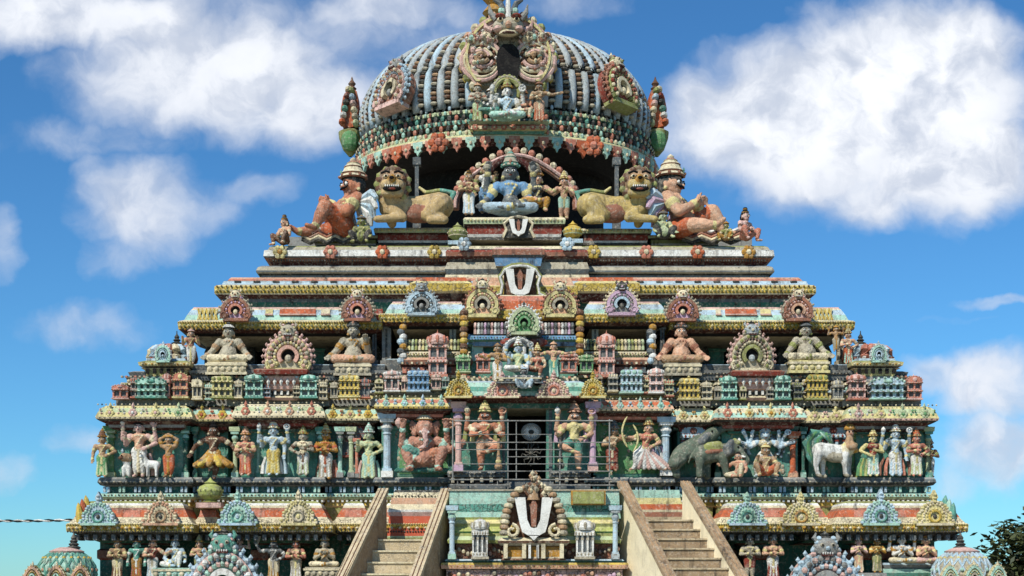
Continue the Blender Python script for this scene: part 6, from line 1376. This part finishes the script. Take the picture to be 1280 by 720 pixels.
# calf beside the pink figure
c = [((-.05, 0, .16), (.06, 0, .17), .055, .05, 'white'), ((.07, -.01, .2), (.10, -.03, .27), .035, .03, 'white'), ((.10, -.03, .28), (.13, -.06, .26), .034, .024, 'white')]
for x in (-.06, .05):
    for y in (-.03, .03): c.append(((x, y, .14), (x, y, .02), .024, .017, 'white'))
beast('calf_statue', 'small white calf to the right of the pink four-armed figure', 'calf statue', 190, 597, 30.65, [((-a[0], a[1], a[2]), (-b_[0], b_[1], b_[2]), r0, r1, m) for a, b_, r0, r1, m in c], face=lambda f: f.ball((-.12, -.085, .29), .01, 'black', 6, 4), vox=.012)
c = [((0, 0, .24), (-.02, -.02, .25), .07, .06, 'tan'), ((0, 0, .2), (.02, 0, .05), .05, .035, 'white'), ((-.02, -.05, .25), (-.06, -.07, .24), .03, .026, 'brown')]
beast('calf_statue', 'brown headed calf to the left of the pink four-armed figure', 'calf statue', 158, 597, 30.65, c+[((x, y, .12), (x, y, .02), .024, .018, 'white') for x in (-.03, .04) for y in (-.03, .03)], face=lambda f: f.ball((-.04, -.085, .27), .01, 'black', 6, 4), vox=.012)
# ================================================================= SETTING, SKY, LIGHT, CAMERA
b = MB(); b.add([(-900, -120, GROUND), (900, -120, GROUND), (900, 1500, GROUND), (-900, 1500, GROUND)], [(0, 1, 2, 3)], 'stone')
tag(b.build('ground'), kind='structure')
def tree(label, x, y, h, seed):
    rnd = random.Random(seed); e = empty('tree', (x, y, GROUND)); tag(e, label, 'tree')
    t = MB(); top = Vector((x, y, GROUND+h*.55)); t.tube([(x, y, GROUND), (x+.1, y, GROUND+h*.3), top], [.28, .2, .12], 'brown', 8)
    lm = bpy.data.materials.new('leaf'); lm.use_nodes = True; nt = lm.node_tree; p = nt.nodes['Principled BSDF']
    g = nt.nodes.new('ShaderNodeNewGeometry'); rp = nt.nodes.new('ShaderNodeValToRGB'); nt.links.new(g.outputs['Random Per Island'], rp.inputs[0])
    rp.color_ramp.elements[0].color = (.018, .035, .010, 1); rp.color_ramp.elements[1].color = (.075, .085, .025, 1)
    nt.links.new(rp.outputs[0], p.inputs['Base Color']); p.inputs['Roughness'].default_value = .6
    l = MB()
    for k in range(42):
        a = rnd.uniform(0, 6.28); el = rnd.uniform(-.1, 1.4); rr = h*.42*rnd.uniform(.45, 1)
        c = Vector((x+rr*math.cos(a)*math.cos(el)*.9, y+rr*math.sin(a)*math.cos(el)*.9, GROUND+h*.52+rr*.95*math.sin(el)))
        t.tube([top, (top+c)/2+Vector((0, 0, .2)), c], [.07, .04, .015], 'brown', 5)
        for q in range(300):
            v = Vector((rnd.gauss(0, 1), rnd.gauss(0, 1), rnd.gauss(0, .7)))*h*.062
            pos = c+v; u = Vector((rnd.uniform(-1, 1), rnd.uniform(-1, 1), rnd.uniform(-.5, .5))).normalized(); w = u.cross(Vector((rnd.uniform(-1, 1), rnd.uniform(-1, 1), 1))).normalized()
            sz = rnd.uniform(.08, .17)
            l.add([pos-u*sz, pos-w*sz*.4, pos+u*sz, pos+w*sz*.4], [(0, 1, 2, 3)], lm)
    t.build('trunk', e); l.build('crown', e)
tree('dark green leafy tree behind the far right shrine', X(1338, 40), Y(40), 5.0, 4)
# world
SUN_EL, SUN_AZ = 46.0, -33.0                           # azimuth measured from behind the camera, negative: to the left
w = bpy.data.worlds.new('World'); scene.world = w; w.use_nodes = True; nt = w.node_tree; nt.nodes.clear()
sky = nt.nodes.new('ShaderNodeTexSky'); sky.sky_type = 'NISHITA'; sky.sun_disc = False
sdir = Vector((math.sin(R(SUN_AZ))*math.cos(R(SUN_EL)), -math.cos(R(SUN_AZ))*math.cos(R(SUN_EL)), math.sin(R(SUN_EL))))   # towards the sun
sky.sun_elevation = R(SUN_EL); sky.sun_rotation = math.atan2(sdir.x, sdir.y); sky.air_density = 1.0; sky.dust_density = .05; sky.ozone_density = 3.0
tc = nt.nodes.new('ShaderNodeTexCoord'); sep = nt.nodes.new('ShaderNodeSeparateXYZ'); nt.links.new(tc.outputs['Generated'], sep.inputs[0])
ym = math_node(nt, 'MAXIMUM', math_node(nt, 'ABSOLUTE', sep.outputs[1]), .15)
u = math_node(nt, 'DIVIDE', sep.outputs[0], ym); v = math_node(nt, 'DIVIDE', sep.outputs[2], ym)
cmb = nt.nodes.new('ShaderNodeCombineXYZ'); nt.links.new(u, cmb.inputs[0]); nt.links.new(v, cmb.inputs[1])
uv = cmb.outputs[0]
# warp so the cloud edges are ragged
wn = nt.nodes.new('ShaderNodeTexNoise'); wn.inputs['Scale'].default_value = 24; wn.inputs['Detail'].default_value = 6; nt.links.new(uv, wn.inputs['Vector'])
wv = nt.nodes.new('ShaderNodeVectorMath'); wv.operation = 'SUBTRACT'; nt.links.new(wn.outputs['Color'], wv.inputs[0]); wv.inputs[1].default_value = (.5, .5, .5)
wm = nt.nodes.new('ShaderNodeVectorMath'); wm.operation = 'MULTIPLY_ADD'; nt.links.new(wv.outputs[0], wm.inputs[0]); wm.inputs[1].default_value = (.040, .040, 0); nt.links.new(uv, wm.inputs[2])
wuv = wm.outputs[0]
def blob(px, py, rx, ry, gain):
    a = nt.nodes.new('ShaderNodeVectorMath'); a.operation = 'SUBTRACT'; nt.links.new(wuv, a.inputs[0]); a.inputs[1].default_value = ((px-PX0)/F, (PY0-py)/F, 0)
    m = nt.nodes.new('ShaderNodeVectorMath'); m.operation = 'MULTIPLY'; nt.links.new(a.outputs[0], m.inputs[0]); m.inputs[1].default_value = (F/rx, F/ry, 0)
    l = nt.nodes.new('ShaderNodeVectorMath'); l.operation = 'LENGTH'; nt.links.new(m.outputs[0], l.inputs[0])
    return maprange(nt, l.outputs['Value'], 1.25, .25, 0, gain)
CL = [(80, 20, 190, 60, .95), (260, 90, 240, 100, .9), (380, 130, 160, 80, .8), (170, 30, 120, 60, .9), (480, 15, 180, 45, .62), (150, 110, 120, 60, .5), (360, 60, 300, 120, .5), (120, 175, 170, 40, .38), (520, 40, 120, 60, .45), (180, 260, 110, 85, .7), (250, 255, 90, 55, .5), (320, 240, 80, 34, .42), (130, 215, 50, 35, .4), (150, 320, 70, 50, .45), (105, 410, 110, 40, .45), (95, 552, 60, 28, .40), (10, 590, 60, 40, .35), (0, 300, 40, 60, .35), (720, 8, 90, 32, .42),
      (1000, 160, 200, 125, 1.15), (1130, 110, 190, 125, 1.3), (1180, 190, 150, 110, 1.1), (1190, 60, 115, 80, 1.1), (910, 130, 110, 70, .8), (1100, 240, 120, 60, .7), (1060, 20, 90, 30, .45), (1240, 480, 100, 60, .75), (1170, 470, 70, 35, .6), (1250, 560, 110, 70, .75), (1200, 600, 60, 40, .5), (1250, 372, 90, 12, .4), (1180, 395, 90, 10, .25)]
acc = None
for c in CL:
    q = blob(*c); acc = q if acc is None else math_node(nt, 'MAXIMUM', acc, q)
fb = noisetex(nt, wuv, 20, 10, .58, 0); fb2 = noisetex(nt, uv, 6.5, 5, .55)
dens = math_node(nt, 'ADD', acc, math_node(nt, 'MULTIPLY', math_node(nt, 'SUBTRACT', fb, .5), .68))
dens = math_node(nt, 'ADD', dens, math_node(nt, 'MULTIPLY', math_node(nt, 'SUBTRACT', fb2, .5), .45))
dens = math_node(nt, 'MULTIPLY', dens, maprange(nt, acc, .02, .2))
cov = maprange(nt, dens, .12, .9)
CLOUDLIT, CLOUDSHADE = (7.9, 8.1, 8.5), (4.6, 5.1, 6.1)
off = nt.nodes.new('ShaderNodeVectorMath'); off.operation = 'ADD'; nt.links.new(wuv, off.inputs[0]); off.inputs[1].default_value = (-.012, .018, 0)
fb3 = noisetex(nt, off.outputs[0], 20, 10, .58, 0)
lit = math_node(nt, 'SUBTRACT', fb, fb3)
ccol = mixc(nt, maprange(nt, lit, -.22, .12), CLOUDSHADE, CLOUDLIT)
ccol = mixc(nt, maprange(nt, dens, .5, 1.3, .35, 1), CLOUDSHADE, ccol)
hs = mixc(nt, 1., sky.outputs[0], (.33, .69, .95), 'MULTIPLY')
final = mixc(nt, cov, hs, ccol)
bg = nt.nodes.new('ShaderNodeBackground'); bg.inputs['Strength'].default_value = .105; nt.links.new(final, bg.inputs['Color'])
wo = nt.nodes.new('ShaderNodeOutputWorld'); nt.links.new(bg.outputs[0], wo.inputs[0])
ld = bpy.data.lights.new('sun', 'SUN'); ld.energy = 4.1; ld.angle = R(.5); ld.color = (1, .95, .86)
lo = bpy.data.objects.new('sun', ld); COL.objects.link(lo); lo.location = (-20, -30, 40); lo.rotation_euler = (-sdir).to_track_quat('-Z', 'Y').to_euler()
cam = bpy.data.cameras.new('camera'); co = bpy.data.objects.new('camera', cam); COL.objects.link(co)
co.location = (0, -30, 0); co.rotation_euler = (R(90), 0, 0)
cam.lens = 36*F/1280; cam.sensor_width = 36; cam.shift_x = (640-PX0)/1280; cam.shift_y = (PY0-360)/1280; cam.clip_end = 5000
scene.camera = co
scene.view_settings.view_transform = 'Standard'; scene.view_settings.look = 'None'; scene.view_settings.exposure = .3; scene.view_settings.gamma = 1
